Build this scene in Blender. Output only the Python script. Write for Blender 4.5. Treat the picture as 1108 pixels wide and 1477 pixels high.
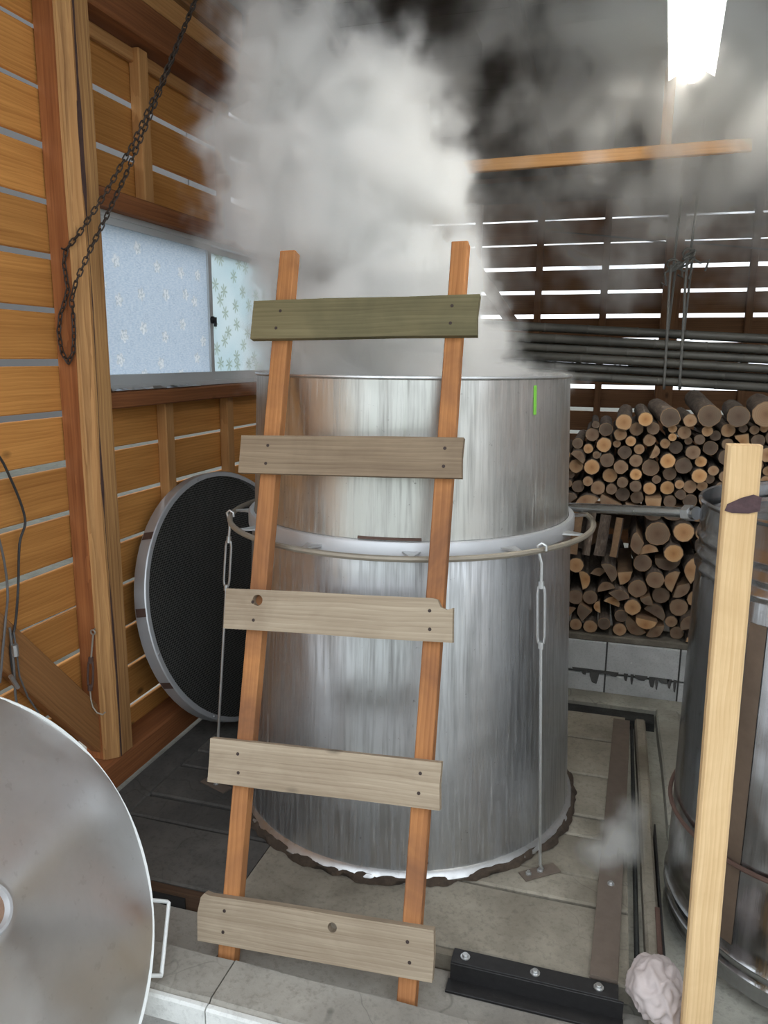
import bpy, bmesh, math, random
from mathutils import Vector, Matrix, noise
random.seed(11)
for o in list(bpy.data.objects): bpy.data.objects.remove(o)
S = bpy.context.scene; COL = S.collection
V = Vector; PI = math.pi; rad = math.radians

# ------------------------------------------------------------ camera
FP, PCX, PCY, CH = 1110.0, 554.0, 738.5, 1.63
tilt, yaw, roll = rad(11.4), rad(16.6), rad(0.5)
fw = V((-math.sin(yaw)*math.cos(tilt), math.cos(yaw)*math.cos(tilt), -math.sin(tilt)))
r0 = V((math.cos(yaw), math.sin(yaw), 0)); u0 = r0.cross(fw)
rt = r0*math.cos(roll)+u0*math.sin(roll); up = u0*math.cos(roll)-r0*math.sin(roll)
CAM = V((0, 0, CH))
cd = bpy.data.cameras.new('camera'); cam = bpy.data.objects.new('camera', cd); COL.objects.link(cam)
cam.matrix_world = Matrix(((rt.x, up.x, -fw.x, 0), (rt.y, up.y, -fw.y, 0), (rt.z, up.z, -fw.z, CH), (0, 0, 0, 1)))
cd.sensor_fit = 'VERTICAL'; cd.sensor_height = 36.0; cd.lens = FP/1477*36.0; cd.clip_start = .05; cd.clip_end = 300
S.camera = cam
def ray(x, y): return (fw*FP+rt*(x-PCX)-up*(y-PCY)).normalized()
def onX(x, y, X): d = ray(x, y); return CAM+d*(X/d.x)
def onY(x, y, Y): d = ray(x, y); return CAM+d*(Y/d.y)
def onZ(x, y, Z): d = ray(x, y); return CAM+d*((Z-CH)/d.z)

# ------------------------------------------------------------ world, exposure
W = bpy.data.worlds.new('overcast_sky'); S.world = W; W.use_nodes = True
bg = W.node_tree.nodes['Background']; bg.inputs[0].default_value = (.86, .925, 1.0, 1); bg.inputs[1].default_value = 1.0
vs = S.view_settings; vs.view_transform = 'Standard'; vs.look = 'None'; vs.gamma = 1; vs.use_curve_mapping = False
vs.exposure = 1.45
S.cycles.volume_bounces = 8; S.cycles.max_bounces = 12; S.cycles.transparent_max_bounces = 16

# ------------------------------------------------------------ materials
class NT:
    def __init__(s, name):
        s.m = bpy.data.materials.new(name); s.m.use_nodes = True; s.t = s.m.node_tree; s.t.nodes.clear()
        s.out = s.n('ShaderNodeOutputMaterial')
    def n(s, ty, **kw):
        k = s.t.nodes.new(ty)
        for a, b in kw.items(): setattr(k, a, b)
        return k
    def l(s, a, b): s.t.links.new(a, b)
    def put(s, sock, v):
        if isinstance(v, bpy.types.NodeSocket): s.l(v, sock)
        elif isinstance(v, (tuple, list)) and len(v) == 3 and sock.type == 'RGBA': sock.default_value = (*v, 1)
        else: sock.default_value = v
    def coord(s, kind='Object', scale=(1, 1, 1), rnd=False):
        tc = s.n('ShaderNodeTexCoord'); o = tc.outputs[kind]
        if rnd:
            oi = s.n('ShaderNodeObjectInfo'); vm = s.n('ShaderNodeVectorMath', operation='SCALE')
            vm.inputs[0].default_value = (37.1, 91.7, 53.3); s.l(oi.outputs['Random'], vm.inputs['Scale'])
            ad = s.n('ShaderNodeVectorMath', operation='ADD'); s.l(o, ad.inputs[0]); s.l(vm.outputs[0], ad.inputs[1]); o = ad.outputs[0]
        if scale != (1, 1, 1):
            mp = s.n('ShaderNodeVectorMath', operation='MULTIPLY'); s.l(o, mp.inputs[0]); mp.inputs[1].default_value = scale; o = mp.outputs[0]
        return o
    def noise(s, vec, scale, detail=4, rough=.55, dist=0):
        k = s.n('ShaderNodeTexNoise'); s.l(vec, k.inputs['Vector'])
        k.inputs['Scale'].default_value = scale; k.inputs['Detail'].default_value = detail
        k.inputs['Roughness'].default_value = rough; k.inputs['Distortion'].default_value = dist
        return k.outputs['Fac']
    def vor(s, vec, scale, feat='F1', out='Distance', rnd=1):
        k = s.n('ShaderNodeTexVoronoi', feature=feat); s.l(vec, k.inputs['Vector']); k.inputs['Scale'].default_value = scale
        k.inputs['Randomness'].default_value = rnd
        return k.outputs[out]
    def ramp(s, fac, *st):
        k = s.n('ShaderNodeValToRGB'); s.l(fac, k.inputs[0]); e = k.color_ramp.elements
        while len(e) < len(st): e.new(.5)
        for i, (p, c) in enumerate(st):
            e[i].position = p; e[i].color = (*c, 1) if isinstance(c, tuple) else (c, c, c, 1)
        return k.outputs[0]
    def math(s, op, a, b=0, c=None, clamp=False):
        k = s.n('ShaderNodeMath', operation=op); k.use_clamp = clamp
        s.put(k.inputs[0], a); s.put(k.inputs[1], b)
        if c is not None: s.put(k.inputs[2], c)
        return k.outputs[0]
    def mix(s, f, a, b, mode='MIX'):
        k = s.n('ShaderNodeMix', data_type='RGBA', blend_type=mode); s.put(k.inputs[0], f); s.put(k.inputs[6], a); s.put(k.inputs[7], b)
        return k.outputs[2]
    def bump(s, h, strength=.3, dist=.01):
        k = s.n('ShaderNodeBump'); k.inputs['Strength'].default_value = strength; k.inputs['Distance'].default_value = dist
        s.l(h, k.inputs['Height']); return k.outputs[0]
    def bsdf(s, **kw):
        k = s.n('ShaderNodeBsdfPrincipled')
        for a, b in kw.items(): s.put(k.inputs[a.replace('_', ' ')], b)
        s.l(k.outputs[0], s.out.inputs[0]); return k

def wood(name, c1, c2, knots=.5, var=.25, grain=1.0, rough=.75, stain=None, stain_amt=.5):
    """boards run along local X"""
    t = NT(name); p = t.coord('Object', rnd=True)
    def sc(v, s): 
        k = t.n('ShaderNodeVectorMath', operation='MULTIPLY'); t.l(v, k.inputs[0]); k.inputs[1].default_value = s; return k.outputs[0]
    g1 = t.noise(sc(p, (.7, 14*grain, 14*grain)), 1.6, 5, .62, .9)
    w = t.n('ShaderNodeTexWave', wave_type='BANDS', bands_direction='Y', wave_profile='SAW'); t.l(sc(p, (.22, 1, 1)), w.inputs[0])
    w.inputs['Scale'].default_value = 24*grain; w.inputs['Distortion'].default_value = 7; w.inputs['Detail'].default_value = 2; w.inputs['Detail Scale'].default_value = .6
    fine = t.noise(sc(p, (3, 160, 160)), 1, 2, .6)
    f = t.math('ADD', t.math('MULTIPLY', g1, .60), t.math('ADD', t.math('MULTIPLY', w.outputs['Fac'], .14), t.math('MULTIPLY', fine, .32)))
    col = t.ramp(f, (.28, c1), (.72, c2))
    if stain is not None:
        col = t.mix(t.math('MULTIPLY', t.ramp(t.noise(p, 2.3, 5, .65, .5), (.42, 0.0), (.68, 1.0)), stain_amt), col, stain)
    if knots:
        kv = t.vor(sc(p, (3.1, 5.5, 0)), 1.0)
        km = t.ramp(kv, (.045, 1.0), (.10, 0.0))
        col = t.mix(t.math('MULTIPLY', km, knots), col, tuple(x*.16 for x in c2))
    oi = t.n('ShaderNodeObjectInfo'); hs = t.n('ShaderNodeHueSaturation'); t.l(col, hs.inputs['Color'])
    t.l(t.math('ADD', t.math('MULTIPLY', oi.outputs['Random'], var*2), 1-var), hs.inputs['Value'])
    b = t.bsdf(Base_Color=hs.outputs[0], Roughness=rough)
    b.inputs['Specular IOR Level'].default_value = .25
    t.l(t.bump(f, .35, .004), b.inputs['Normal'])
    return t.m

def steel(name, base=(.60, .61, .61), r0=.22, r1=.5, streak=(26, 26, .7), dirt=(.22, .20, .16), dirt_amt=.35, wav=.0025, fine=.35):
    t = NT(name); p = t.coord('Object'); ps = t.coord('Object', streak)
    n1 = t.noise(ps, 1.0, 5, .65, .3); n2 = t.noise(p, 2.6, 4, .6); n3 = t.noise(p, 34, 3, .6)
    dm = t.math('MULTIPLY', t.ramp(t.math('ADD', t.math('MULTIPLY', n1, .65), t.math('MULTIPLY', n2, .35)), (.42, 0.0), (.66, 1.0)), dirt_amt)
    col = t.mix(dm, base, dirt)
    col = t.mix(t.math('MULTIPLY', t.ramp(n3, (.62, 0.0), (.7, 1.0)), .25), col, dirt)
    ro = t.math('ADD', t.math('MULTIPLY', n1, r1-r0), t.math('ADD', r0, t.math('MULTIPLY', dm, .25)))
    b = t.bsdf(Base_Color=col, Roughness=ro, Metallic=t.math('SUBTRACT', 1, t.math('MULTIPLY', dm, .55)))
    h = t.math('ADD', t.math('MULTIPLY', t.noise(p, 3.2, 2, .5), 1.0), t.math('MULTIPLY', n1, fine*.12))
    t.l(t.bump(h, 1.0, wav*4), b.inputs['Normal'])
    return t.m

def barrel_steel(name, tint=(.60, .605, .60), dark=(.085, .08, .065), lime=.35):
    t = NT(name); p = t.coord('Object')
    def sc(v): return t.coord('Object', v)
    f1 = t.noise(sc((95, 95, .8)), 1, 4, .6, .2); f2 = t.noise(sc((22, 22, .45)), 1, 5, .65, .4); f3 = t.noise(p, 2.1, 4, .6); f4 = t.noise(sc((210, 210, 2.2)), 1, 2, .5)
    d = t.math('ADD', t.math('MULTIPLY', f1, .40), t.math('ADD', t.math('MULTIPLY', f2, .40), t.math('MULTIPLY', f3, .25)))
    dm = t.ramp(d, (.49, 0.0), (.68, .62))
    col = t.mix(dm, tint, dark)
    lm_ = t.math('MULTIPLY', t.math('MULTIPLY', t.ramp(f4, (.60, 0.0), (.72, 1.0)), t.ramp(f2, (.40, 1.0), (.58, 0.0))), lime)
    col = t.mix(lm_, col, (.72, .71, .66))
    sp_ = t.ramp(t.noise(p, 55, 3, .7), (.68, 0.0), (.74, 1.0)); col = t.mix(t.math('MULTIPLY', sp_, .5), col, (.07, .055, .045))
    met = t.math('SUBTRACT', 1, t.math('ADD', t.math('MULTIPLY', dm, .35), t.math('MULTIPLY', lm_, .9)), clamp=True)
    ro = t.math('ADD', .26, t.math('ADD', t.math('MULTIPLY', f1, .22), t.math('MULTIPLY', dm, .22)))
    b = t.bsdf(Base_Color=col, Roughness=ro, Metallic=met)
    h = t.math('ADD', t.noise(p, 3.0, 2, .5), t.math('MULTIPLY', f1, .03)); t.l(t.bump(h, 1.0, .012), b.inputs['Normal'])
    return t.m

def concrete(name, c1, c2, sc=1.0, crack=.6, stain=(.07, .065, .05), stain_amt=.5, bs=.4):
    t = NT(name); p = t.coord('Object', rnd=True)
    n1 = t.noise(p, 3*sc, 6, .65, .3); n2 = t.noise(p, 60*sc, 4, .7); n3 = t.noise(p, 1.2*sc, 3, .6)
    col = t.ramp(n1, (.3, c1), (.7, c2))
    col = t.mix(t.ramp(n2, (.5, 0.0), (.75, .5)), col, tuple(x*.55 for x in c1))
    col = t.mix(t.math('MULTIPLY', t.ramp(n3, (.5, 0.0), (.66, 1.0)), stain_amt), col, stain)
    if crack:
        pd = t.n('ShaderNodeVectorMath', operation='ADD'); t.l(p, pd.inputs[0])
        nn = t.n('ShaderNodeTexNoise'); nn.inputs['Scale'].default_value = 5; t.l(p, nn.inputs['Vector'])
        ms = t.n('ShaderNodeVectorMath', operation='SCALE'); ms.inputs['Scale'].default_value = .25; t.l(nn.outputs['Color'], ms.inputs[0]); t.l(ms.outputs[0], pd.inputs[1])
        e = t.vor(pd.outputs[0], 2.2, 'DISTANCE_TO_EDGE')
        m = t.math('MULTIPLY', t.ramp(e, (.0015, 1.0), (.006, 0.0)), t.math('MULTIPLY', t.ramp(n3, (.45, 0.0), (.55, 1.0)), crack*.6))
        col = t.mix(m, col, (.02, .018, .015))
    b = t.bsdf(Base_Color=col, Roughness=.9); b.inputs['Specular IOR Level'].default_value = .2
    t.l(t.bump(t.math('ADD', n1, t.math('MULTIPLY', n2, .35)), bs, .012), b.inputs['Normal'])
    return t.m

def plain(name, col, rough=.6, metal=0, var=0, nscale=20, namp=.25, bs=.2):
    t = NT(name); p = t.coord('Object', rnd=True); n = t.noise(p, nscale, 4, .65)
    c = t.mix(t.math('MULTIPLY', n, namp*2), tuple(min(1, x*(1+namp*.6)) for x in col), tuple(x*(1-namp) for x in col))
    if var:
        oi = t.n('ShaderNodeObjectInfo'); hs = t.n('ShaderNodeHueSaturation'); t.l(c, hs.inputs['Color'])
        t.l(t.math('ADD', t.math('MULTIPLY', oi.outputs['Random'], var*2), 1-var), hs.inputs['Value']); c = hs.outputs[0]
    b = t.bsdf(Base_Color=c, Roughness=rough, Metallic=metal)
    if bs: t.l(t.bump(n, bs, .004), b.inputs['Normal'])
    return t.m

M = {}
M['plank'] = wood('plank_wood', (.34, .135, .030), (.60, .28, .075), knots=.8, var=.16)
M['gable'] = wood('gable_wood', (.19, .085, .03), (.36, .17, .06), knots=.7, var=.2)
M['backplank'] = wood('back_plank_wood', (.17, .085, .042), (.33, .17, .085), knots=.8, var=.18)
M['stud'] = wood('stud_wood', (.34, .155, .05), (.55, .29, .11), knots=.5, var=.12)
M['beam'] = wood('beam_wood', (.15, .05, .018), (.31, .12, .043), knots=.4, var=.12)
M['post_red'] = wood('post_wood_red', (.16, .048, .015), (.40, .15, .05), knots=.3, var=.05, grain=1.6)
M['post_pale'] = wood('post_wood_pale', (.30, .145, .05), (.50, .27, .105), knots=.2, var=.05)
M['post_grain'] = wood('post_wood_grain', (.15, .06, .02), (.56, .31, .12), knots=0, var=.05, grain=.7)
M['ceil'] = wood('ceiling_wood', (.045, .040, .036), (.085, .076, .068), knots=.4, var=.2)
M['batten'] = wood('batten_wood', (.42, .20, .07), (.62, .34, .14), knots=.4, var=.05)
M['rail'] = wood('rail_wood', (.27, .105, .034), (.52, .235, .085), knots=.5, var=.05, stain=(.17, .075, .040), stain_amt=.8)
M['rung'] = wood('rung_wood', (.22, .165, .11), (.42, .345, .25), knots=.6, var=.10, stain=(.16, .11, .07), stain_amt=.5)
M['rung_brown'] = wood('rung_wood_brown', (.16, .11, .07), (.31, .235, .155), knots=.6, var=.02, stain=(.11, .07, .045), stain_amt=.4)
M['rung_green'] = wood('rung_wood_green', (.115, .095, .045), (.215, .180, .095), knots=.5, var=.02, stain=(.05, .055, .03), stain_amt=.5)
M['lumber'] = wood('lumber_wood', (.55, .35, .16), (.76, .55, .31), knots=.25, var=.02, grain=1.3, stain=(.46, .29, .13), stain_amt=.45)
M['tank'] = barrel_steel('barrel_steel', (.60, .61, .62), lime=.4)
M['tank_up'] = barrel_steel('upper_barrel_steel', (.64, .635, .60), dark=(.11, .105, .085), lime=.5)
M['rtank'] = steel('boiler_steel', (.42, .425, .43), .10, .26, dirt=(.14, .12, .10), dirt_amt=.28, wav=.006)
M['lid'] = steel('lid_steel', (.70, .70, .69), .24, .36, streak=(6, 6, 6), dirt=(.42, .41, .38), dirt_amt=.25, wav=.0018, fine=.1)
M['zinc'] = steel('zinc_steel', (.62, .63, .63), .3, .5, streak=(20, 20, 20), dirt=(.25, .22, .18), dirt_amt=.3, wav=.0006)
M['galv'] = plain('galvanised_sheet', (.50, .51, .52), .45, .55, nscale=12, namp=.22, bs=.05)
M['alum'] = plain('window_aluminium', (.58, .60, .60), .4, .35, nscale=14, namp=.15, bs=0)
M['pipe'] = steel('pipe_steel', (.62, .63, .62), .18, .28, streak=(30, 30, 30), dirt_amt=.12, wav=.0002)
M['hoop'] = plain('hoop_pipe', (.30, .265, .21), .55, .4, namp=.35)
M['rust'] = plain('rusted_iron', (.105, .060, .045), .8, .2, namp=.45, nscale=30)
M['iron'] = plain('dark_iron', (.028, .027, .027), .55, .5, namp=.5, nscale=40)
M['flatbar'] = plain('weathered_flat_bar', (.135, .105, .082), .75, .2, namp=.4, nscale=30)
M['chain'] = plain('chain_iron', (.055, .040, .031), .6, .5, namp=.4)
M['nail'] = plain('nail_head', (.05, .035, .03), .6, .6)
M['dark'] = plain('soot_dark', (.012, .011, .010), .9)
M['mud'] = plain('clay_seal', (.065, .045, .030), .95, 0, nscale=45, namp=.6, bs=.8)
M['slab'] = concrete('slab_concrete', (.165, .146, .113), (.335, .305, .245), stain=(.10, .085, .06), stain_amt=.7)
M['kerb'] = concrete('kerb_concrete', (.22, .205, .175), (.38, .36, .315), stain=(.15, .14, .125), stain_amt=.5)
M['border'] = concrete('border_concrete', (.24, .235, .20), (.42, .41, .35), stain=(.12, .11, .09), stain_amt=.55)
M['paint'] = concrete('white_painted_edge', (.62, .63, .60), (.82, .83, .80), crack=.3, stain=(.33, .31, .27), stain_amt=.6)
M['block'] = concrete('block_concrete', (.44, .455, .45), (.58, .59, .585), sc=2, crack=0, stain=(.28, .285, .285), stain_amt=.5, bs=.25)
M['mortar'] = concrete('mortar_dark', (.08, .08, .078), (.13, .13, .125), sc=2, crack=0, stain_amt=.3)
M['cap'] = concrete('cap_timber_grey', (.12, .105, .085), (.24, .215, .175), sc=2, crack=0)
M['ground'] = concrete('yard_concrete', (.40, .40, .38), (.55, .55, .53), sc=3, crack=0)
M['yard'] = concrete('yard_soil', (.07, .07, .055), (.13, .125, .10), sc=3, crack=0)
M['slab_dark'] = concrete('sooty_slab', (.055, .053, .05), (.125, .118, .105), stain=(.03, .03, .028), stain_amt=.6)  # darker grey concrete for the slabs and strip on the left
M['wet_timber'] = wood('wet_timber', (.035, .02, .012), (.085, .05, .03), knots=.2)
M['tar'] = concrete('tar_black', (.02, .021, .02), (.05, .052, .05), sc=3, crack=0, stain_amt=.2)
M['white'] = plain('white_paint', (.72, .74, .72), .45, 0, namp=.2, nscale=60)
M['black_cable'] = plain('black_cable', (.02, .02, .02), .5)
M['grey_cable'] = plain('grey_cable', (.10, .095, .09), .6)
M['rope'] = plain('grey_rope', (.17, .165, .15), .9, namp=.4, nscale=120)
M['cloth'] = plain('pinkish_cloth', (.46, .40, .385), .95, namp=.35, nscale=18, bs=.5)
M['green'] = plain('green_mark', (.20, .55, .06), .5, namp=.3, nscale=14)
M['nbr'] = plain('neighbour_wall', (.085, .08, .075), .85, namp=.2, nscale=3)

def mk_bamboo():
    t = NT('dry_bamboo'); p = t.coord('Object', rnd=True)
    n = t.noise(p, 3, 4, .6); 
    c = t.ramp(n, (.3, (.042, .040, .034)), (.7, (.125, .117, .098)))
    oi = t.n('ShaderNodeObjectInfo'); hs = t.n('ShaderNodeHueSaturation'); t.l(c, hs.inputs['Color'])
    t.l(t.math('ADD', t.math('MULTIPLY', oi.outputs['Random'], .7), .65), hs.inputs['Value'])
    t.bsdf(Base_Color=hs.outputs[0], Roughness=.5); return t.m
M['bamboo'] = mk_bamboo()
def mk_bark():
    t = NT('log_bark'); p = t.coord('Object', (1, .35, 1), rnd=True)
    n = t.noise(p, 38, 5, .7, .5); n2 = t.noise(p, 7, 3, .6)
    c = t.ramp(t.math('ADD', t.math('MULTIPLY', n, .6), t.math('MULTIPLY', n2, .4)), (.33, (.045, .032, .024)), (.55, (.14, .105, .08)), (.72, (.27, .235, .19)))
    oi = t.n('ShaderNodeObjectInfo'); hs = t.n('ShaderNodeHueSaturation'); t.l(c, hs.inputs['Color'])
    t.l(t.math('ADD', t.math('MULTIPLY', oi.outputs['Random'], .8), .6), hs.inputs['Value'])
    b = t.bsdf(Base_Color=hs.outputs[0], Roughness=.92); t.l(t.bump(n, .9, .008), b.inputs['Normal']); return t.m
M['bark'] = mk_bark()
def mk_end():
    t = NT('sawn_log_end'); p = t.coord('Object')
    nn = t.n('ShaderNodeTexNoise'); nn.inputs['Scale'].default_value = 30; t.l(p, nn.inputs['Vector'])
    sx = t.n('ShaderNodeVectorMath', operation='MULTIPLY'); t.l(p, sx.inputs[0]); sx.inputs[1].default_value = (1, 0, 1)
    ln = t.n('ShaderNodeVectorMath', operation='LENGTH'); t.l(sx.outputs[0], ln.inputs[0])
    r = t.math('ADD', ln.outputs['Value'], t.math('MULTIPLY', nn.outputs['Fac'], .012))
    ring = t.math('SINE', t.math('MULTIPLY', r, 900))
    c = t.ramp(r, (.0, (.24, .11, .05)), (.022, (.40, .22, .105)), (.055, (.50, .33, .185)))
    c = t.mix(t.math('MULTIPLY', t.math('ADD', t.math('MULTIPLY', ring, .5), .5), .35), c, (.33, .18, .085))
    oi = t.n('ShaderNodeObjectInfo'); hs = t.n('ShaderNodeHueSaturation'); t.l(c, hs.inputs['Color'])
    t.l(t.math('ADD', t.math('MULTIPLY', t.math('POWER', oi.outputs['Random'], 1.6), 1.05), .30), hs.inputs['Value'])
    t.l(t.math('ADD', t.math('MULTIPLY', oi.outputs['Random'], .4), .7), hs.inputs['Saturation'])
    b = t.bsdf(Base_Color=hs.outputs[0], Roughness=.9); t.l(t.bump(nn.outputs['Fac'], .3, .004), b.inputs['Normal']); return t.m
M['end'] = mk_end()
M['split'] = wood('split_log_wood', (.17, .09, .045), (.40, .25, .13), knots=.2, var=.3)
M['splitY'] = plain('split_log_face', (.27, .165, .09), .9, 0, var=.35, nscale=22, namp=.45, bs=.7)

def mk_glass(kind):
    t = NT('frosted_glass_'+kind); p = t.coord('Object')
    # 2-D pattern in the pane's plane (local Y along the wall, local Z up)
    s0 = t.n('ShaderNodeSeparateXYZ'); t.l(p, s0.inputs[0]); sx = t.n('ShaderNodeCombineXYZ'); t.l(s0.outputs['Y'], sx.inputs['X']); t.l(s0.outputs['Z'], sx.inputs['Y'])
    vo = t.n('ShaderNodeTexVoronoi', voronoi_dimensions='2D'); vo.inputs['Scale'].default_value = 7.0 if kind == 'flower' else 9.5
    vo.inputs['Randomness'].default_value = .55 if kind == 'flower' else .9; t.l(sx.outputs[0], vo.inputs['Vector'])
    sb = t.n('ShaderNodeVectorMath', operation='SUBTRACT'); t.l(sx.outputs[0], sb.inputs[0]); t.l(vo.outputs['Position'], sb.inputs[1])
    sp = t.n('ShaderNodeSeparateXYZ'); t.l(sb.outputs[0], sp.inputs[0])
    ln = t.n('ShaderNodeVectorMath', operation='LENGTH'); t.l(sb.outputs[0], ln.inputs[0])
    ang = t.math('ARCTAN2', sp.outputs['Y'], sp.outputs['X'])
    rc = t.n('ShaderNodeSeparateColor'); t.l(vo.outputs['Color'], rc.inputs[0])
    ang = t.math('ADD', ang, t.math('MULTIPLY', rc.outputs[0], 6.28))
    k = 5 if kind == 'flower' else 7
    pet = t.math('ABSOLUTE', t.math('COSINE', t.math('MULTIPLY', ang, k/2)))
    if kind == 'flower':
        lim = t.math('ADD', .017, t.math('MULTIPLY', pet, .011)); wdt = .004
    else:
        lim = t.math('ADD', .006, t.math('MULTIPLY', t.math('POWER', pet, 2.0), .030)); wdt = .003
    mask = t.math('DIVIDE', t.math('SUBTRACT', lim, ln.outputs['Value']), wdt, clamp=True)
    fine = t.noise(t.coord('Object', (1, 60, 190)), 1.0, 2, .5)
    small = t.n('ShaderNodeTexVoronoi', voronoi_dimensions='2D'); small.inputs['Scale'].default_value = 17; t.l(sx.outputs[0], small.inputs['Vector'])
    sring = t.ramp(small.outputs['Distance'], (.14, 0.0), (.17, 1.0), (.20, 0.0))
    if kind == 'flower':
        col = t.mix(t.ramp(fine, (.35, 0.0), (.65, 1.0)), (.70, .77, .84), (.85, .89, .93))
        col = t.mix(t.math('MULTIPLY', mask, .9), col, (1, 1, 1)); col = t.mix(t.math('MULTIPLY', sring, .35), col, (.38, .46, .54))
        inner = t.ramp(t.noise(p, 90, 2, .5), (.45, 0.0), (.6, 1.0)); col = t.mix(t.math('MULTIPLY', t.math('MULTIPLY', mask, inner), .5), col, (.45, .52, .55))
    else:
        col = t.mix(t.ramp(t.noise(p, 3, 2, .5), (.4, 0.0), (.6, 1.0)), (.82, .92, .94), (.90, .97, .98))
        col = t.mix(t.math('MULTIPLY', mask, .6), col, (.50, .56, .44))
    tr = t.n('ShaderNodeBsdfTranslucent'); t.l(col, tr.inputs[0])
    tp = t.n('ShaderNodeBsdfTransparent'); tp.inputs[0].default_value = (.8, .88, .95, 1)
    gl = t.n('ShaderNodeBsdfGlossy'); gl.inputs['Roughness'].default_value = .25
    m1 = t.n('ShaderNodeMixShader'); m1.inputs[0].default_value = .05; t.l(tr.outputs[0], m1.inputs[1]); t.l(gl.outputs[0], m1.inputs[2])
    hgt = t.math('ADD', t.math('MULTIPLY', fine, .4), mask)
    bm = t.bump(hgt, .5, .004); t.l(bm, tr.inputs['Normal']); t.l(bm, gl.inputs['Normal'])
    t.l(m1.outputs[0], t.out.inputs[0]); return t.m
M['glass1'] = mk_glass('flower'); M['glass2'] = mk_glass('maple')
def mk_emit(name, col, s):
    t = NT(name); e = t.n('ShaderNodeEmission'); e.inputs[0].default_value = (*col, 1); e.inputs[1].default_value = s
    t.l(e.outputs[0], t.out.inputs[0]); return t.m
M['tube'] = mk_emit('fluorescent_tube', (1, .96, .88), 26.0)
def mk_water():
    t = NT('dark_water'); b = t.bsdf(Base_Color=(.03, .03, .028), Roughness=.08); return t.m
M['water'] = mk_water()

# ------------------------------------------------------------ mesh helpers
class MB:
    def __init__(s): s.v = []; s.f = []; s.mi = []
    def add(s, vs_, fs, mi=0):
        b = len(s.v); s.v += [V(x) for x in vs_]; s.f += [[b+i for i in q] for q in fs]; s.mi += [mi]*len(fs); return s
    def box(s, a, b, mi=0):
        x0, y0, z0 = a; x1, y1, z1 = b
        return s.add([(x0, y0, z0), (x1, y0, z0), (x1, y1, z0), (x0, y1, z0), (x0, y0, z1), (x1, y0, z1), (x1, y1, z1), (x0, y1, z1)],
                     [(0, 3, 2, 1), (4, 5, 6, 7), (0, 1, 5, 4), (1, 2, 6, 5), (2, 3, 7, 6), (3, 0, 4, 7)], mi)
    def tube(s, path, r, n=8, closed=False, mi=0, caps=True):
        P = [V(p) for p in path]; m = len(P)
        R = r if isinstance(r, (list, tuple)) else [r]*m
        T = []
        for i in range(m):
            a = P[(i-1) % m] if (closed or i > 0) else P[i]; b = P[(i+1) % m] if (closed or i < m-1) else P[i]
            T.append((b-a).normalized())
        nr = T[0].orthogonal().normalized(); vs_ = []
        for i in range(m):
            if i: 
                q = T[i-1].rotation_difference(T[i]); nr = (q @ nr)
            nr = (nr-T[i]*nr.dot(T[i])).normalized(); bn = T[i].cross(nr)
            for k in range(n):
                a = 2*PI*k/n; vs_.append(P[i]+(nr*math.cos(a)+bn*math.sin(a))*R[i])
        fs = []
        for i in range(m if closed else m-1):
            j = (i+1) % m
            for k in range(n): fs.append((i*n+k, i*n+(k+1) % n, j*n+(k+1) % n, j*n+k))
        if not closed and caps: fs += [tuple(range(n))[::-1], tuple((m-1)*n+k for k in range(n))]
        return s.add(vs_, fs, mi)
    def lathe(s, prof, n=48, c=(0, 0, 0), a0=0, a1=2*PI, mi=0):
        full = abs(a1-a0-2*PI) < 1e-6; cnt = n if full else n+1; vs_ = []
        for r, z in prof:
            for k in range(cnt):
                a = a0+(a1-a0)*k/n; vs_.append((c[0]+r*math.cos(a), c[1]+r*math.sin(a), c[2]+z))
        fs = []
        for i in range(len(prof)-1):
            for k in range(n):
                k2 = (k+1) % cnt
                fs.append((i*cnt+k, i*cnt+k2, (i+1)*cnt+k2, (i+1)*cnt+k))
        return s.add(vs_, fs, mi)
    def prism(s, poly, z0, z1, mi=0):
        n = len(poly); vs_ = [(x, y, z0) for x, y in poly]+[(x, y, z1) for x, y in poly]
        return s.add(vs_, [tuple(range(n))[::-1], tuple(range(n, 2*n))]+[(i, (i+1) % n, n+(i+1) % n, n+i) for i in range(n)], mi)
    def mesh(s, name, mats, smooth=False, angle=None):
        me = bpy.data.meshes.new(name); me.from_pydata(s.v, [], s.f); 
        for m in (mats if isinstance(mats, (list, tuple)) else [mats]): me.materials.append(m)
        if any(s.mi): me.polygons.foreach_set('material_index', s.mi)
        bm = bmesh.new(); bm.from_mesh(me); bmesh.ops.recalc_face_normals(bm, faces=bm.faces); bm.to_mesh(me); bm.free()
        if smooth:
            me.polygons.foreach_set('use_smooth', [True]*len(me.polygons))
            me.set_sharp_from_angle(angle=rad(angle or 40))
        me.update(); return me

WM = {}
def wm(o): return WM.get(o.name, Matrix.Identity(4)) if o else Matrix.Identity(4)
def link(o, parent=None, mw=None):
    COL.objects.link(o); mw = mw or Matrix.Identity(4); WM[o.name] = mw.copy()
    if parent: o.parent = parent; o.matrix_basis = wm(parent).inverted() @ mw
    else: o.matrix_basis = mw
    return o
def tag(o, label=None, cat=None, group=None, kind=None):
    if label: o['label'] = label
    if cat: o['category'] = cat
    if group: o['group'] = group
    if kind: o['kind'] = kind
    return o
def thing(name, label, cat, loc=(0, 0, 0), mw=None, group=None):
    o = bpy.data.objects.new(name, None); o.empty_display_size = .05
    link(o, None, mw or Matrix.Translation(loc)); return tag(o, label, cat, group)
def struct(name, loc=(0, 0, 0)):
    o = bpy.data.objects.new(name, None); o.empty_display_size = .05; link(o, None, Matrix.Translation(loc)); o['kind'] = 'structure'; return o
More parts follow.
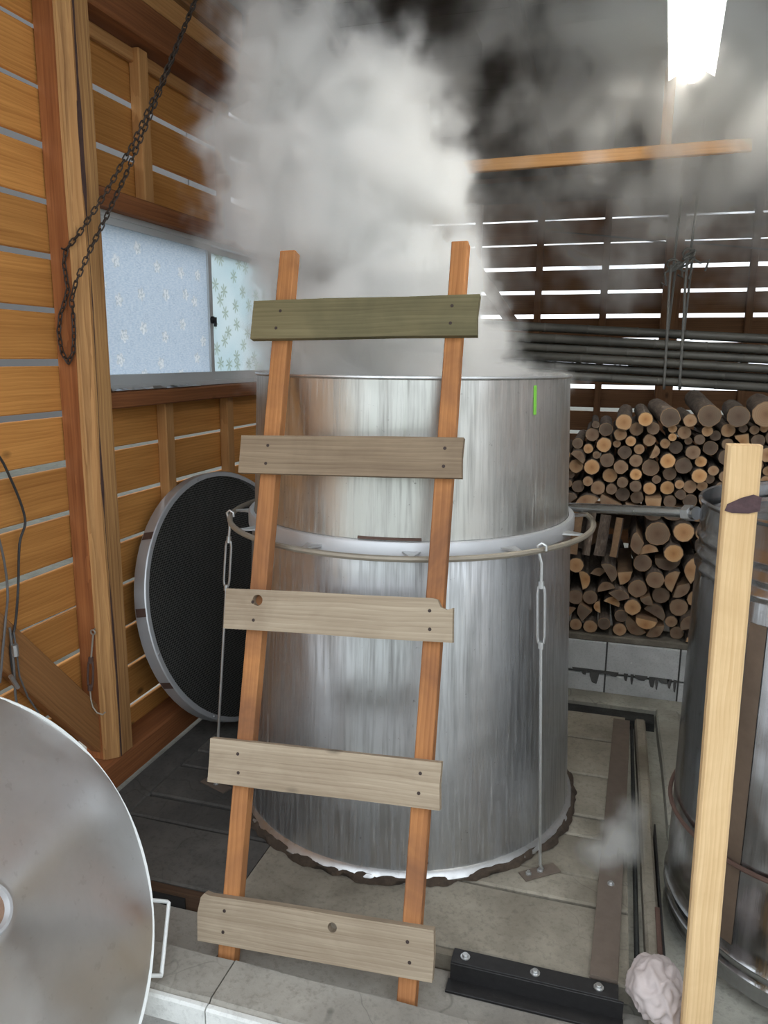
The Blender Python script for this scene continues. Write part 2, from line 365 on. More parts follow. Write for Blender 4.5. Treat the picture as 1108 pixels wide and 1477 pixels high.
def ob(name, mb, mat, parent=None, mw=None, smooth=False, angle=None, local=False):
    """mb given in world coordinates (mw None): origin is put at its box centre"""
    if mw is None:
        lo = V((min(v[i] for v in mb.v) for i in range(3))); hi = V((max(v[i] for v in mb.v) for i in range(3))); c = (lo+hi)/2
        mb.v = [v-c for v in mb.v]; mw = Matrix.Translation(c)
    return link(bpy.data.objects.new(name, mb.mesh(name, mat, smooth, angle)), parent, mw)
def frame(o, x, y):
    x = V(x).normalized(); y = V(y); y = (y-x*y.dot(x)).normalized(); z = x.cross(y)
    return Matrix(((x.x, y.x, z.x, o[0]), (x.y, y.y, z.y, o[1]), (x.z, y.z, z.z, o[2]), (0, 0, 0, 1)))
def section_beam(L, w, t, ch=.004, segs=2, jit=.0):
    mb = MB(); rings = []
    pts = [(-w/2+ch, -t/2), (w/2-ch, -t/2), (w/2, -t/2+ch), (w/2, t/2-ch), (w/2-ch, t/2), (-w/2+ch, t/2), (-w/2, t/2-ch), (-w/2, -t/2+ch)]
    vs_ = []
    for i in range(segs+1):
        x = -L/2+L*i/segs; ja, jb = random.uniform(-jit, jit), random.uniform(-jit, jit)
        for (a, b) in pts: vs_.append((x, a+(ja if a > 0 else jb), b))
    fs = [(i*8+k, i*8+(k+1) % 8, (i+1)*8+(k+1) % 8, (i+1)*8+k) for i in range(segs) for k in range(8)]
    fs += [tuple(range(8))[::-1], tuple(segs*8+k for k in range(8))]
    return mb.add(vs_, fs)
def beam(name, a, b, w, t, wdir, mat, parent=None, ch=.004, segs=2, jit=0):
    """timber from a to b, width w along wdir, thickness t across"""
    a, b = V(a), V(b)
    return ob(name, section_beam((b-a).length, w, t, ch, segs, jit), mat, parent, frame((a+b)/2, b-a, wdir))

# ============================================================ SETTING
XL, YB, XR = -1.85, 6.10, 2.35
def roof_z(y): return 2.95+(YB-y)*.13
# ---- yard outside and the added wall that darkens the plank gaps
tag(ob('ground', MB().box((-30, -30, -.5), (30, 1.478, -.072)), M['ground']), kind='structure')
tag(ob('yard', MB().box((-30, 1.485, -.5), (30, 40, -.14)), M['yard']), kind='structure')
# ---- floor : slabs, trench, borders, kerb
flo = struct('floor', (-.6, 2.6, -.1))
ob('base', MB().box((-2.4, 1.52, -.139), (XR+.1, 6.3, -.06)), M['border'], flo)
ys = [1.865, 2.155, 2.29, 2.51, 2.632, 2.93, 3.238, 3.505]
for i in range(len(ys)-1):
    for si, (x0, x1) in enumerate(((-1.60, -1.03+.06*(i % 3)), (-1.03+.06*(i % 3), .135))):
        g = .004+random.uniform(0, .003); top = random.uniform(-.006, .0)
        mb = MB(); a, b = (x0+.002, ys[i]+g, -.06), (x1-.002, ys[i+1]-g, top)
        w, d = b[0]-a[0], b[1]-a[1]
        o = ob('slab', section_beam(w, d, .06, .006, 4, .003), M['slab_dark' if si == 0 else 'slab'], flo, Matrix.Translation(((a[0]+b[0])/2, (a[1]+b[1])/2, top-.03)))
ob('edge_timber', MB().box((-1.6, 1.84, -.085), (-.92, 1.866, -.008)), M['wet_timber'], flo)
ob('edge_face', MB().box((-.918, 1.842, -.085), (-.34, 1.866, -.010)), M['slab'], flo)
ob('edge_gap', MB().box((-1.6, 1.834, -.085), (-1.18, 1.84, -.02)), M['dark'], flo)  # black strip standing in for the shade of the edge gap
# border left by the sill, right strips, back border
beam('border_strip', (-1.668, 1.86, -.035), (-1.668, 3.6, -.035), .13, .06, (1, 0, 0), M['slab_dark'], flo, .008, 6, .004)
beam('trench_strip', (-1.6, 3.558, -.040), (.265, 3.558, -.040), .10, .05, (0, 1, 0), M['tar'], flo, .004, 6, .004)
beam('border_strip', (-1.73, 3.68, -.03), (.42, 3.68, -.03), .13, .075, (0, 1, 0), M['border'], flo, .01, 6, .003)
beam('border_strip', (.200, 1.66, -.035), (.200, 3.50, -.035), .044, .07, (1, 0, 0), M['slab'], flo, .008, 6, .003)
beam('border_strip', (.325, 2.66, -.03), (.325, 3.62, -.03), .10, .075, (1, 0, 0), M['border'], flo, .008, 4, .003)
beam('trench_strip', (.158, 1.87, -.045), (.166, 3.5, -.045), .013, .03, (1, 0, 0), M['tar'], flo)  # near-black strip in the narrow gap beside the flat bar
# the sunk floor under the boiler
beam('border_strip', (1.3, 4.1, -.04), (1.3, 1.6, -.04), 1.6, .04, (1, 0, 0), M['border'], flo, .01, 4, 0)
# strip in front of the slabs and the kerb with the painted edge
for k, (x0, x1) in enumerate(((-2.3, -.99), (-.985, .06), (.065, 1.3), (1.305, 2.4))):
    beam('strip_slab', (x0, 1.745, -.08), (x1, 1.745, -.08), .185, .06, (0, 1, 0), M['kerb'], flo, .008, 4, .003)
kx = [-2.4, -1.36, -.905, .22, 1.3, 2.4]
for k in range(5):
    beam('kerb_stone', (kx[k]+.002, 1.572, -.055), (kx[k+1]-.002, 1.572, -.055), .155, .11, (0, 1, 0), M['kerb'], flo, .012, 5, .004)
    beam('painted_edge', (kx[k]+.002, 1.487, -.050), (kx[k+1]-.002, 1.487, -.050), .024, .09, (0, 1, 0), M['paint'], flo, .006, 5, .002)

# ---- left wall
wl = struct('wall_left', (XL, 3, 0))
PT = .02
def lp(y0, y1, z0, z1, mat='plank'):
    dz = random.uniform(-.004, .004)
    beam('plank', (XL-PT/2+random.uniform(-.003, .003), y0, (z0+z1)/2), (XL-PT/2+random.uniform(-.003, .003), y1, (z0+z1)/2+dz), z1-z0, PT, (0, 0, 1), M[mat], wl, .003, 3, .003)
gz = [2.478-.1757*k for k in range(-2, 14)]
for k in range(len(gz)-1): lp(.55, 2.32, gz[k+1]+.0105, gz[k]-.0105)
gr = [.02, .198, .376, .546, .724, .900, 1.084, 1.269, 1.449]
for k in range(len(gr)-1): lp(2.325, YB, gr[k]+.008, gr[k+1]-.008)
gr2 = [2.195, 2.372, 2.566, 2.76]
for k in range(3): lp(2.325, YB, gr2[k]+.013, gr2[k+1]-.013)
for k in range(4): lp(4.06, YB, 1.449+.18*k+.012, 1.449+.18*(k+1)-.012)
for k in range(5):
    z0 = 2.77+.165*k; z1 = z0+.15
    ye = YB-(z1-2.95)/.13-.05 if z1 > 2.95 else YB
    if ye > .6: lp(.55, min(ye, YB), z0, z1, 'gable')
# studs, beams, post, brace
for y, z0, z1 in ((2.80, 2.205, 2.76), (3.45, 2.205, 2.76), (3.95, 2.205, 2.76), (2.87, .10, 1.44), (3.41, .10, 1.44), (3.95, .1, 1.44), (1.35, .1, 2.76), (4.6, .1, 2.76), (5.1, .1, 2.76), (5.55, .1, 2.76)):
    beam('stud', (XL+.024, y, z0), (XL+.024, y, z1), .062, .046, (0, 1, 0), M['stud'], wl)
beam('wall_plate', (XL+.05, .55, 2.835), (XL+.05, YB-.05, 2.835), .13, .10, (0, 0, 1), M['beam'], wl, .006, 3, .002)
beam('trim_board', (XL+.012, 2.40, 2.735), (XL+.012, 3.40, 2.735), .05, .024, (0, 0, 1), M['stud'], wl)
beam('upper_board', (XL+.08, .55, 2.945), (XL+.08, 5.6, 2.945), .085, .03, (0, 0, 1), M['stud'], wl)
beam('ground_sill', (XL+.06, 1.2, .062), (XL+.06, YB-.06, .062), .118, .125, (0, 0, 1), M['beam'], wl, .008, 5, .003)
beam('window_header', (XL+.045, 2.34, 2.172), (XL+.045, 4.06, 2.172), .066, .09, (0, 0, 1), M['beam'], wl)
beam('window_sill_beam', (XL+.045, 2.36, 1.464), (XL+.045, 4.2, 1.464), .062, .09, (0, 0, 1), M['beam'], wl, .005, 3, .002)
# rough post : three faces of different wood make one timber, each worked as its own board-like face
pz0, pz1 = .125, 2.77
po = ob('corner_post_core', section_beam(pz1-pz0, .118, .118, .03, 4, .002), M['post_grain'], wl, frame((XL+.06, 2.32, (pz0+pz1)/2), (0, 0, 1), (0, 1, 0)))
def strip(name, xs, ys_, mat):   # wavy face of the post: polygon strip following the height
    mb = MB(); n = 14; vs_ = []
    for i in range(n+1):
        z = pz0+(pz1-pz0)*i/n; a, b = xs(z), ys_(z)
        vs_ += [V((a[0], a[1], z)), V((b[0], b[1], z))]
    fs = [(2*i, 2*i+1, 2*i+3, 2*i+2) for i in range(n)]
    mb.add(vs_, fs)
    lo = V((XL+.06, 2.32, (pz0+pz1)/2)); F = frame(lo, (0, 0, 1), (0, 1, 0)); Fi = F.inverted()
    mb.v = [Fi @ v for v in mb.v]
    o = ob(name, mb, mat, wl, F)
    sm = o.modifiers.new('thick', 'SOLIDIFY'); sm.thickness = .004; sm.offset = 0
    return o
def wv(z, s): return noise.noise(V((s, z*1.3, 0)))*.012
strip('post_front_face', lambda z: (XL+.004, 2.2605), lambda z: (XL+.078+wv(z, 1), 2.2595), M['post_red'])
strip('post_wane', lambda z: (XL+.078+wv(z, 1), 2.2590), lambda z: (XL+.1195, 2.292+wv(z, 5)), M['post_pale'])
strip('post_side_face', lambda z: (XL+.1205, 2.292+wv(z, 5)), lambda z: (XL+.1205, 2.377), M['post_grain'])
mb = MB(); n = 60; vs_ = []
for i in range(n+1):
    z = pz0+(pz1-pz0)*i/n; w_ = max(0, noise.noise(V((2.2, z*2.4, 4))) *.030+.006+noise.noise(V((7, z*9, 1)))*.010); yc_ = 2.300+wv(z, 5)
    vs_ += [V((XL+.1225, yc_-w_/2, z)), V((XL+.1225, yc_+w_/2+.0005, z))]
mb.add(vs_, [(2*i, 2*i+1, 2*i+3, 2*i+2) for i in range(n)])
o = ob('bark_streak', mb, plain('post_bark', (.075, .038, .030), .9, nscale=40, namp=.5, bs=.6), wl); sm = o.modifiers.new('thick', 'SOLIDIFY'); sm.thickness = .003; sm.offset = 0
# diagonal brace
a, b = onX(-110, 840, XL+.045), onX(150, 1060, XL+.045)
beam('brace', (XL+.045, a.y, a.z+.02), (XL+.045, b.y-.005, b.z), .13, .045, (0, .6, .8), M['gable'], wl, .004, 3, .002)

# ---- window
wi = struct('window_1', (XL+.02, 3.27, 1.5)); tag(wi, 'aluminium sliding window with patterned frosted panes')
wx = XL+.0
y0, y1, z0, z1 = 2.385, 4.06, 1.497, 2.140
ob('frame_rail', MB().box((wx-.03, y0, z1-.02), (wx+.045, y1, z1)), M['alum'], wi)
ob('frame_rail', MB().box((wx-.03, y0, z0), (wx+.045, y1, z0+.02)), M['alum'], wi)
ob('frame_stile', MB().box((wx-.03, y0, z0), (wx+.045, y0+.02, z1)), M['alum'], wi)
ob('frame_stile', MB().box((wx-.03, y1-.02, z0), (wx+.045, y1, z1)), M['alum'], wi)
def sash(xa, ya, yb, gl, nm):
    sx0, sx1 = xa-.012, xa+.012
    s = ob('sash', MB().box((sx0, ya, z0+.02), (sx1, ya+.03, z1-.02)).box((sx0, yb-.03, z0+.02), (sx1, yb, z1-.02)).box((sx0, ya+.03, z0+.02), (sx1, yb-.03, z0+.058)).box((sx0, ya+.03, z1-.045), (sx1, yb-.03, z1-.02)), M['alum'], wi)
    ob('pane', MB().box((xa-.002, ya+.028, z0+.056), (xa+.002, yb-.028, z1-.043)), gl, s)
sash(wx+.026, y0+.02, 3.285, M['glass1'], 1); sash(wx-.002, 3.26, y1-.02, M['glass2'], 2)
lk = onX(290, 458, wx+.045)
mbk = MB(); mbk.lathe([(0, 0), (.016, 0), (.016, .01), (.009, .016), (0, .016)], 16); mbk.box((-.006, -.03, .012), (.006, .012, .022))
ob('crescent_lock', mbk, M['iron'], wi, frame((wx+.038, 3.272, 1.79), (0, 1, 0), (0, 0, 1)), True)
# ---- back wall
wb = struct('wall_back', (.2, YB, 0))
for k in range(-10, 6):
    gh = .028 if k < 3 else .013; gh2 = .028 if k+1 < 3 else .013
    za, zb = 1.94+.1725*k+gh/2, 1.94+.1725*(k+1)-gh2/2
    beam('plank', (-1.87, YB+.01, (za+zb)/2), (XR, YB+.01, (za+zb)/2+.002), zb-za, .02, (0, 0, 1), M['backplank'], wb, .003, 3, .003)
for x in (-1.55, -1.08, -.616, -.139, .852, 1.3, 1.8):
    beam('stud', (x, YB-.024, .1), (x, YB-.024, 2.76), .05, .046, (1, 0, 0), M['backplank'], wb)
beam('post', (.325, YB-.06, 0.0), (.325, YB-.06, 2.76), .12, .12, (1, 0, 0), M['backplank'], wb)
beam('wall_plate', (-1.87, YB-.06, 2.82), (XR, YB-.06, 2.82), .13, .11, (0, 0, 1), M['ceil'], wb)
beam('diagonal_brace', onY(685, 385, YB-.05), onY(742, 470, YB-.05), .09, .03, (1, 0, 1), M['backplank'], wb)
# ---- right wall, beyond the frame
wr = struct('wall_right', (XR, 3.5, 0))
for k in range(16):
    beam('plank', (XR+.01, .8, .09+.1757*k), (XR+.01, YB, .09+.1757*k), .15, .02, (0, 0, 1), M['backplank'], wr)
for y in (.85, 1.6, 2.4, 3.2, 4.1, 5.0, 5.9):
    beam('stud', (XR-.024, y, 0), (XR-.024, y, 2.9), .06, .046, (0, 1, 0), M['stud'], wr)
# ---- ceiling : boards across, rafters down the slope
ce = struct('ceiling', (0, 3.5, 3.2))
sl = V((0, -1, .13)).normalized(); yy = 6.55
while yy > .75:
    c = V((0, yy, roof_z(yy)))
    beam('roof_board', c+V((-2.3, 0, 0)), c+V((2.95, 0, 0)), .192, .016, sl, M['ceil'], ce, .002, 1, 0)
    yy -= .194*.9916
for x in (-1.45, -.55, .35, 1.25, 2.15):
    a, b = V((x, 6.45, roof_z(6.45)-.045)), V((x, .75, roof_z(.75)-.045))
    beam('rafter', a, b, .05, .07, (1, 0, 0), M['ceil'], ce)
# ---- block wall under the firewood
bw = struct('wall_block', (.1, 3.79, 0))
ob('mortar_core', MB().box((-1.7, 3.755, -.06), (2.3, 3.86, .262)), M['mortar'], bw)
bx0 = .034
for row, (za, zb, off) in enumerate(((-.085, .096, .0), (.106, .266, .0))):
    x = bx0-.339*5
    while x < 2.2:
        b = ob('block', section_beam(.331, zb-za, .10, .005, 2, .001), M['block'], bw, frame((x+off+.1695, 3.79, (za+zb)/2), (1, 0, 0), (0, 0, 1)))
        x += .339
beam('cap_board', (-1.72, 3.83, .283), (2.3, 3.83, .280), .17, .034, (0, 1, 0), M['cap'], bw, .006, 12, .006)
# dark run-down stains of spilled mortar
for (px, w, h) in ((858, .05, .07), (843, .03, .03), (903, .02, .035), (912, .015, .05), (941, .03, .05), (948, .015, .06), (966, .02, .045), (974, .015, .06), (885, .05, .02), (925, .06, .022), (958, .05, .024), (840, .1, .012), (868, .12, .012)):
    p = onY(px, 969+(px-874)*.13, 3.738); mb = MB()
    pts = [(-w/2, .004), (w/2, .004), (w/2*.8, -h*.5), (w/4, -h), (-w/5, -h*.9), (-w/2*.9, -h*.45)]
    mb.prism(pts, -.0015, .0015); ob('mortar_drip', mb, M['mortar'], bw, frame(p, (1, 0, 0), (0, 0, 1)))
# ---- added wall outside on the left, keeps sky out of the plank gaps
nb = struct('neighbour_wall', (-14, 4, 0))
for k in range(12):
    ob('wall_panel', MB().box((-14.05, -6+k*2.73, -.14), (-14.0+.03*(k % 2), -6+(k+1)*2.73-.01, 10.2)), M['nbr'], nb)

# ============================================================ OBJECTS
TC = V((-.703, 2.70, 0))
def ring(R, z, a0=0, a1=2*PI, n=72, c=TC): return [V((c.x+R*math.cos(a0+(a1-a0)*i/n), c.y+R*math.sin(a0+(a1-a0)*i/n), z)) for i in range(n+1 if abs(a1-a0-2*PI) > 1e-6 else n)]
# ---- lower steaming barrel
lo = thing('steaming_barrel', 'wide weathered steel lower barrel standing on the slab inside a pipe hoop', 'barrel', TC)
ob('barrel_body', MB().lathe([(.60, .03), (.621, .03), (.617, .10), (.597, .55), (.578, 1.035), (.574, 1.045), (.55, 1.045), (.57, .8)], 96, TC), M['tank'], lo, smooth=True)
ob('base_flange', MB().lathe([(.615, .0), (.640, .0), (.642, .010), (.632, .028), (.618, .034), (.615, .0)], 96, TC), M['zinc'], lo, smooth=True)
ob('collar_band', MB().lathe([(.570, 1.042), (.586, 1.042), (.590, 1.046), (.590, 1.088), (.585, 1.094), (.570, 1.094), (.570, 1.042)], 96, TC), M['galv'], lo, smooth=True)
hp = ob('hoop_pipe', MB().tube(ring(.655, 1.062), .0095, 8, True), M['hoop'], lo, smooth=True)
for k in range(12):
    a = rad(-90+15+30*k); d = V((math.cos(a), math.sin(a), 0)); s_ = V((-d.y, d.x, 0)); c = TC+V((0, 0, 1.066))
    mb = MB()
    p = [c+d*.588+s_*.028, c+d*.588-s_*.028, c+d*.650-s_*.006, c+d*.650+s_*.006]
    mb.add([q+V((0, 0, .003)) for q in p]+[q-V((0, 0, .003)) for q in p], [(0, 1, 2, 3), (7, 6, 5, 4), (0, 3, 7, 4), (1, 5, 6, 2), (2, 6, 7, 3), (0, 4, 5, 1)])
    ob('bracket', mb, M['zinc'], lo)
mb = MB(); n = 300
for j, (r, z) in enumerate(((.634, .0), (.652, .0), (.647, .016), (.636, .020))):
    for k in range(n):
        a = 2*PI*k/n; w = noise.noise(V((math.cos(a)*9, math.sin(a)*6, j)))*.018+noise.noise(V((math.cos(a)*22, math.sin(a)*22, j*.6)))*.012
        mb.v.append(V((TC.x+(r+(w if j in (1, 2) else 0))*math.cos(a), TC.y+(r+(w if j in (1, 2) else 0))*math.sin(a), z+(w*.6 if j >= 2 else .001))))
for j in range(3):
    for k in range(n): mb.f.append([j*n+k, j*n+(k+1) % n, (j+1)*n+(k+1) % n, (j+1)*n+k]); mb.mi.append(0)
ob('clay_seal', mb, M['mud'], lo, smooth=True, angle=80)
# rivets and the vertical lap seam on the front
a = rad(-90+21)
for z in (.06, .085):
    d = V((math.cos(a), math.sin(a), 0)); p = TC+d*.6215+V((0, 0, z))
    ob('rivet', MB().lathe([(0, .004), (.003, .003), (.005, 0), (0, -.001)], 8), M['nail'], lo, frame(p, V((-d.y, d.x, 0)), (0, 0, 1)), True)
def patch(name, R0, R1, z0_, z1_, a0, a1, mat, par, c=TC, th=.0012, n=4):
    mb = MB(); mb.lathe([(R0+th, z0_), (R1+th, z1_), (R1-.002, z1_), (R0-.002, z0_), (R0+th, z0_)], n, c, a0, a1)
    return ob(name, mb, mat, par, smooth=True, angle=30)
def angle_at(px, py, R):      # polar angle on a cylinder of radius R seen at a pixel
    d = ray(px, py); dx, dy = d.x, d.y; A = dx*dx+dy*dy; B = -2*(dx*TC.x+dy*TC.y); Cc = TC.x**2+TC.y**2-R*R
    t = (-B-math.sqrt(max(0, B*B-4*A*Cc)))/(2*A); return math.atan2(dy*t-TC.y, dx*t-TC.x), CH+d.z*t
a, z = angle_at(621, 1200, .617)
patch('lap_seam', .621, .578, .034, 1.03, a-.006, a+.006, M['tank'], lo, th=.0012, n=2)

# ---- upper barrel
ub = thing('upper_barrel', 'shorter stained steel barrel set on top of the wider barrel, open at the top', 'barrel', TC+V((0, 0, 1.094)))
ob('barrel_wall', MB().lathe([(.562, 1.0945), (.568, 1.0945), (.566, 1.12), (.549, 1.565), (.553, 1.568), (.553, 1.576), (.546, 1.576), (.540, 1.57), (.556, 1.11), (.562, 1.0945)], 96, TC), M['tank_up'], ub, smooth=True)
ob('rim_bead', MB().tube(ring(.551, 1.572), .005, 6, True), M['zinc'], ub, smooth=True)
a, z1_ = angle_at(772, 556, .55); _, z0_ = angle_at(772, 598, .55); 
patch('green_mark', .5662-(z0_-1.12)*.0382, .5662-(z1_-1.12)*.0382, z0_, z1_, a-.013, a+.013, M['green'], ub, th=.001, n=3)
a, z = angle_at(575, 782, .567)
patch('rust_patch', .5705, .5685, 1.096, 1.104, a-.22, a+.12, M['rust'], ub, n=14)

# ---- tie rods holding the barrel down
def turn(mb, p, q):       # turnbuckle body between p and q
    d = (q-p).normalized(); s_ = d.orthogonal().normalized(); s2 = V((0, -1, 0)); s_ = d.cross(s2).normalized()
    L = (q-p).length
    for sg in (-1, 1):
        mb.tube([p+d*.006, p+d*.02+s_*sg*.0085, p+d*.04+s_*sg*.011, q-d*.04+s_*sg*.011, q-d*.02+s_*sg*.0085, q-d*.006], .0042, 6)
    mb.tube([p, p+d*.022], .009, 8); mb.tube([q-d*.022, q], .009, 8)
def tie_rod(label, top, foot, tb0, tb1, plate_rot, pdir):
    t = thing('tie_rod', label, 'tie rod', foot, group='tie rods of the barrel')
    top, foot = V(top), V(foot)
    P = lambda s: top.lerp(foot+V((0, 0, .03)), s)
    ax = (foot-top).normalized(); out = V(pdir)
    hk = [P(0)+out*.012+V((0, 0, .004)), P(0)+out*.008+V((0, 0, .020)), P(0)-out*.006+V((0, 0, .022)), P(0)-out*.015+V((0, 0, .008)), P(0)-out*.010+V((0, 0, -.012)), P(.03), P(tb0)]
    hk = [P(0)+out*.014+V((0, 0, -.004)), P(0)+out*.013+V((0, 0, .012)), P(0)+V((0, 0, .019)), P(0)-out*.012+V((0, 0, .010)), P(0)-out*.004+V((0, 0, -.020)), P(.04)+out*.001, P(tb0)]
    ob('hook', MB().tube(hk, .0050, 8), M['zinc'], t, smooth=True)
    mb = MB(); turn(mb, P(tb0-.005), P(tb1)); ob('turnbuckle', mb, M['zinc'], t, smooth=True)
    ob('rod', MB().tube([P(tb1-.02), P(.5), P(.96), P(1)+V((0, 0, .002)), P(1)+V((.008, 0, -.012)), P(1)+V((.004, 0, -.022))], .0052, 8), M['zinc'], t, smooth=True)
    F = Matrix.Translation(foot) @ Matrix.Rotation(plate_rot, 4, 'Z')
    pl = ob('anchor_plate', section_beam(.13, .045, .006, .001, 1), M['flatbar'], t, F @ Matrix.Translation((0, 0, .0032)))
    for sx in (-.042, .0):
        ob('bolt', MB().lathe([(0, .012), (.006, .012), (.0065, 0)], 6).lathe([(.006, .005), (.010, .005), (.010, 0)], 6), M['zinc'], pl, F @ Matrix.Translation((sx, 0, .0062)))
    return t
tie_rod('galvanised tie rod with turnbuckle hooked on the hoop on the firewood side', (-.187, 2.290, 1.066), (-.139, 2.262, 0), .10, .30, rad(38), (1, 0, 0))
tie_rod('galvanised tie rod with turnbuckle hooked on the hoop beside the round sieve', (-1.303, 2.436, 1.066), (-1.386, 2.41, 0), .08, .27, rad(-20), (1, 0, 0))

# ---- firewood
def log_outline(kind, sd):
    rnd = random.Random(sd); pts = []; fl = []
    if kind == 'round':
        n = 12
        for k in range(n):
            a = 2*PI*k/n; r = .05*(1+.10*noise.noise(V((math.cos(a)*1.2+sd*7, math.sin(a)*1.2, sd)))+rnd.uniform(-.03, .03)); pts.append((r*math.cos(a), r*math.sin(a))); fl.append(0)
    else:
        span = {'half': 180, 'third': 125, 'quarter': 85}[kind]; n = 7; R = {'half': .062, 'third': .075, 'quarter': .085}[kind]
        for k in range(n+1):
            a = rad(-span/2+span*k/n); r = R*(1+rnd.uniform(-.04, .04)); pts.append((r*math.cos(a), r*math.sin(a))); fl.append(0 if k < n else 1)
        if kind != 'half': pts.append((rnd.uniform(-.004, .006), rnd.uniform(-.006, .006))); fl.append(1)
        cx = sum(p[0] for p in pts)/len(pts); cy = sum(p[1] for p in pts)/len(pts); pts = [(x-cx, y-cy) for x, y in pts]
    m_ = max(math.hypot(x, y) for x, y in pts)
    if kind == 'round': pts = [(x*.05/m_, y*.05/m_) for x, y in pts]
    return pts, fl
LOGM = {}
def log_mesh(kind, sd):
    if (kind, sd) in LOGM: return LOGM[(kind, sd)]
    pts, fl = log_outline(kind, sd); n = len(pts); L = .5; mb = MB(); rnd = random.Random(sd*13+1); m = 4
    bend = (0, 0)
    for i in range(m+1):
        f = i/m; k = rnd.uniform(.90, 1.0) if 0 < i else 1
        for (x, z) in pts: mb.v.append(V((x*k+bend[0]*math.sin(PI*f), L*f, z*k+bend[1]*math.sin(PI*f))))
    for i in range(m):
        for k in range(n): mb.f.append([i*n+k, i*n+(k+1) % n, (i+1)*n+(k+1) % n, (i+1)*n+k]); mb.mi.append(fl[k])
    mb.f += [list(range(n)), [m*n+k for k in range(n)]]; mb.mi += [1, 1]
    body = mb.mesh('log_body', [M['bark'], M['splitY']], True, 50)
    e = MB(); e.add([(x*.93, -.0012, z*.93) for x, z in pts], [list(range(n))]); em = e.mesh('sawn_end', M['end'])
    for p in em.polygons:
        if p.normal.y > 0: em.flip_normals()
    LOGM[(kind, sd)] = (body, em); return LOGM[(kind, sd)]
LBL = {'round': 'round firewood log with bark and a pale sawn end in the woodpile',
       'half': 'firewood log split in half, flat face and bark, in the woodpile',
       'third': 'split firewood wedge with bark on the rounded side in the woodpile',
       'quarter': 'narrow split firewood wedge with bark edge in the woodpile'}
def put_log(kind, sd, p, s, yaw_=0, pitch=0, roll_=0, L=1, label=None, group=None):
    body, em = log_mesh(kind, sd)
    o = bpy.data.objects.new('firewood_log', body)
    mw = Matrix.Translation(p) @ Matrix.Rotation(yaw_, 4, 'Z') @ Matrix.Rotation(pitch, 4, 'X') @ Matrix.Rotation(roll_, 4, 'Y') @ Matrix.Diagonal((s, L, s, 1))
    link(o, None, mw)
    if not label:
        z = p[2]; where = 'resting on the cap board of the block wall' if z < .37 else 'low in the woodpile under the feed pipe' if z < .78 else 'mid-height in the woodpile' if z < 1.08 else 'in the upper woodpile above the feed pipe' if z < 1.30 else 'in the top layer of the woodpile'
        size = '' if kind != 'round' else 'thin ' if s < .62 else 'thick ' if s > .88 else 'medium '
        nm = {'round': 'round firewood log with sawn end', 'half': 'half-split firewood log', 'third': 'wide split firewood wedge', 'quarter': 'narrow split firewood wedge'}[kind]
        label = size+nm+' '+where; group = size+nm+'s '+where
    tag(o, label, 'firewood', group)
    c = bpy.data.objects.new('sawn_end', em); link(c, o, mw); return o
import numpy as np
rw = random.Random(5)
YS = [3.64, 3.70, 3.76, 3.82, 3.90, 3.98, 4.08, 4.18, 4.30, 4.40]          # slices across the pile in which no two logs may overlap
PLACED = []                                                      # (outline array, x, z, dx/dy, dz/dy, y0, length, radius)
def ztop(x): return 1.20+max(0, min(1, (x+.24)/.14))*.15-max(0, (-.22-x))*1.2
def sat(A, B):                                                   # overlap of two convex outlines
    for P in (A, B):
        e = np.roll(P, -1, 0)-P; n_ = np.stack((-e[:, 1], e[:, 0]), 1); a = A @ n_.T; b = B @ n_.T
        if ((a.max(0) <= b.min(0)+1e-6) | (b.max(0) <= a.min(0)+1e-6)).any(): return False
    return True
def hits(q, near):
    O, x, z, sx, sz, y0_, L_, R_ = q
    for (O2, x2, z2, sx2, sz2, y2, L2, R2) in near:
        for Y in YS:
            if Y < y0_-.02 or Y > y0_+L_+.02 or Y < y2-.02 or Y > y2+L2+.02: continue
            ax, az = x+sx*(Y-y0_), z+sz*(Y-y0_); bx_, bz_ = x2+sx2*(Y-y2), z2+sz2*(Y-y2)
            if (ax-bx_)**2+(az-bz_)**2 < (R_+R2)**2 and sat(O+(ax, az), O2+(bx_, bz_)): return True
    return False
def outline(kind, sd, sc_, rl):
    P = np.array(log_outline(kind, sd)[0])*sc_; c_, s_ = math.cos(rl), math.sin(rl)       # Matrix.Rotation(rl, 'Y') on (x, z)
    P = np.stack((P[:, 0]*c_+P[:, 1]*s_, -P[:, 0]*s_+P[:, 1]*c_), 1)
    return P, float(np.hypot(P[:, 0], P[:, 1]).max())
def rest(q):                                                     # lowest free height at q's x, reached from above
    O, x, z, sx, sz, y0_, L_, R_ = q; R_t = R_+abs(sx)*L_; fl_ = .3005-O[:, 1].min()+max(0, -sz*L_)
    near = [p for p in PLACED if abs(p[1]-x) < R_t+p[7]+abs(p[3])*p[6]+.12]
    z0_ = fl_
    for p in near: z0_ = max(z0_, p[2]+p[7]+R_+abs(p[4])*p[6]+abs(sz)*L_)
    def free(x_, z_): return z_ >= fl_ and not hits((O, x_, z_, sx, sz, y0_, L_, R_), near)
    z = z0_; miss = 0
    while True:                                                  # sink, slipping sideways into pockets
        if free(x, z-.005): z -= .005; continue
        for dx in (.006, -.006):
            if XA+R_ < x+dx < XB-R_ and free(x+dx, z-.004): x += dx; z -= .004; break
        else: break
    if z-fl_ < .005: z = fl_
    return (O, x, z, sx, sz, y0_, L_, R_)
XA, XB = -.40, 1.0
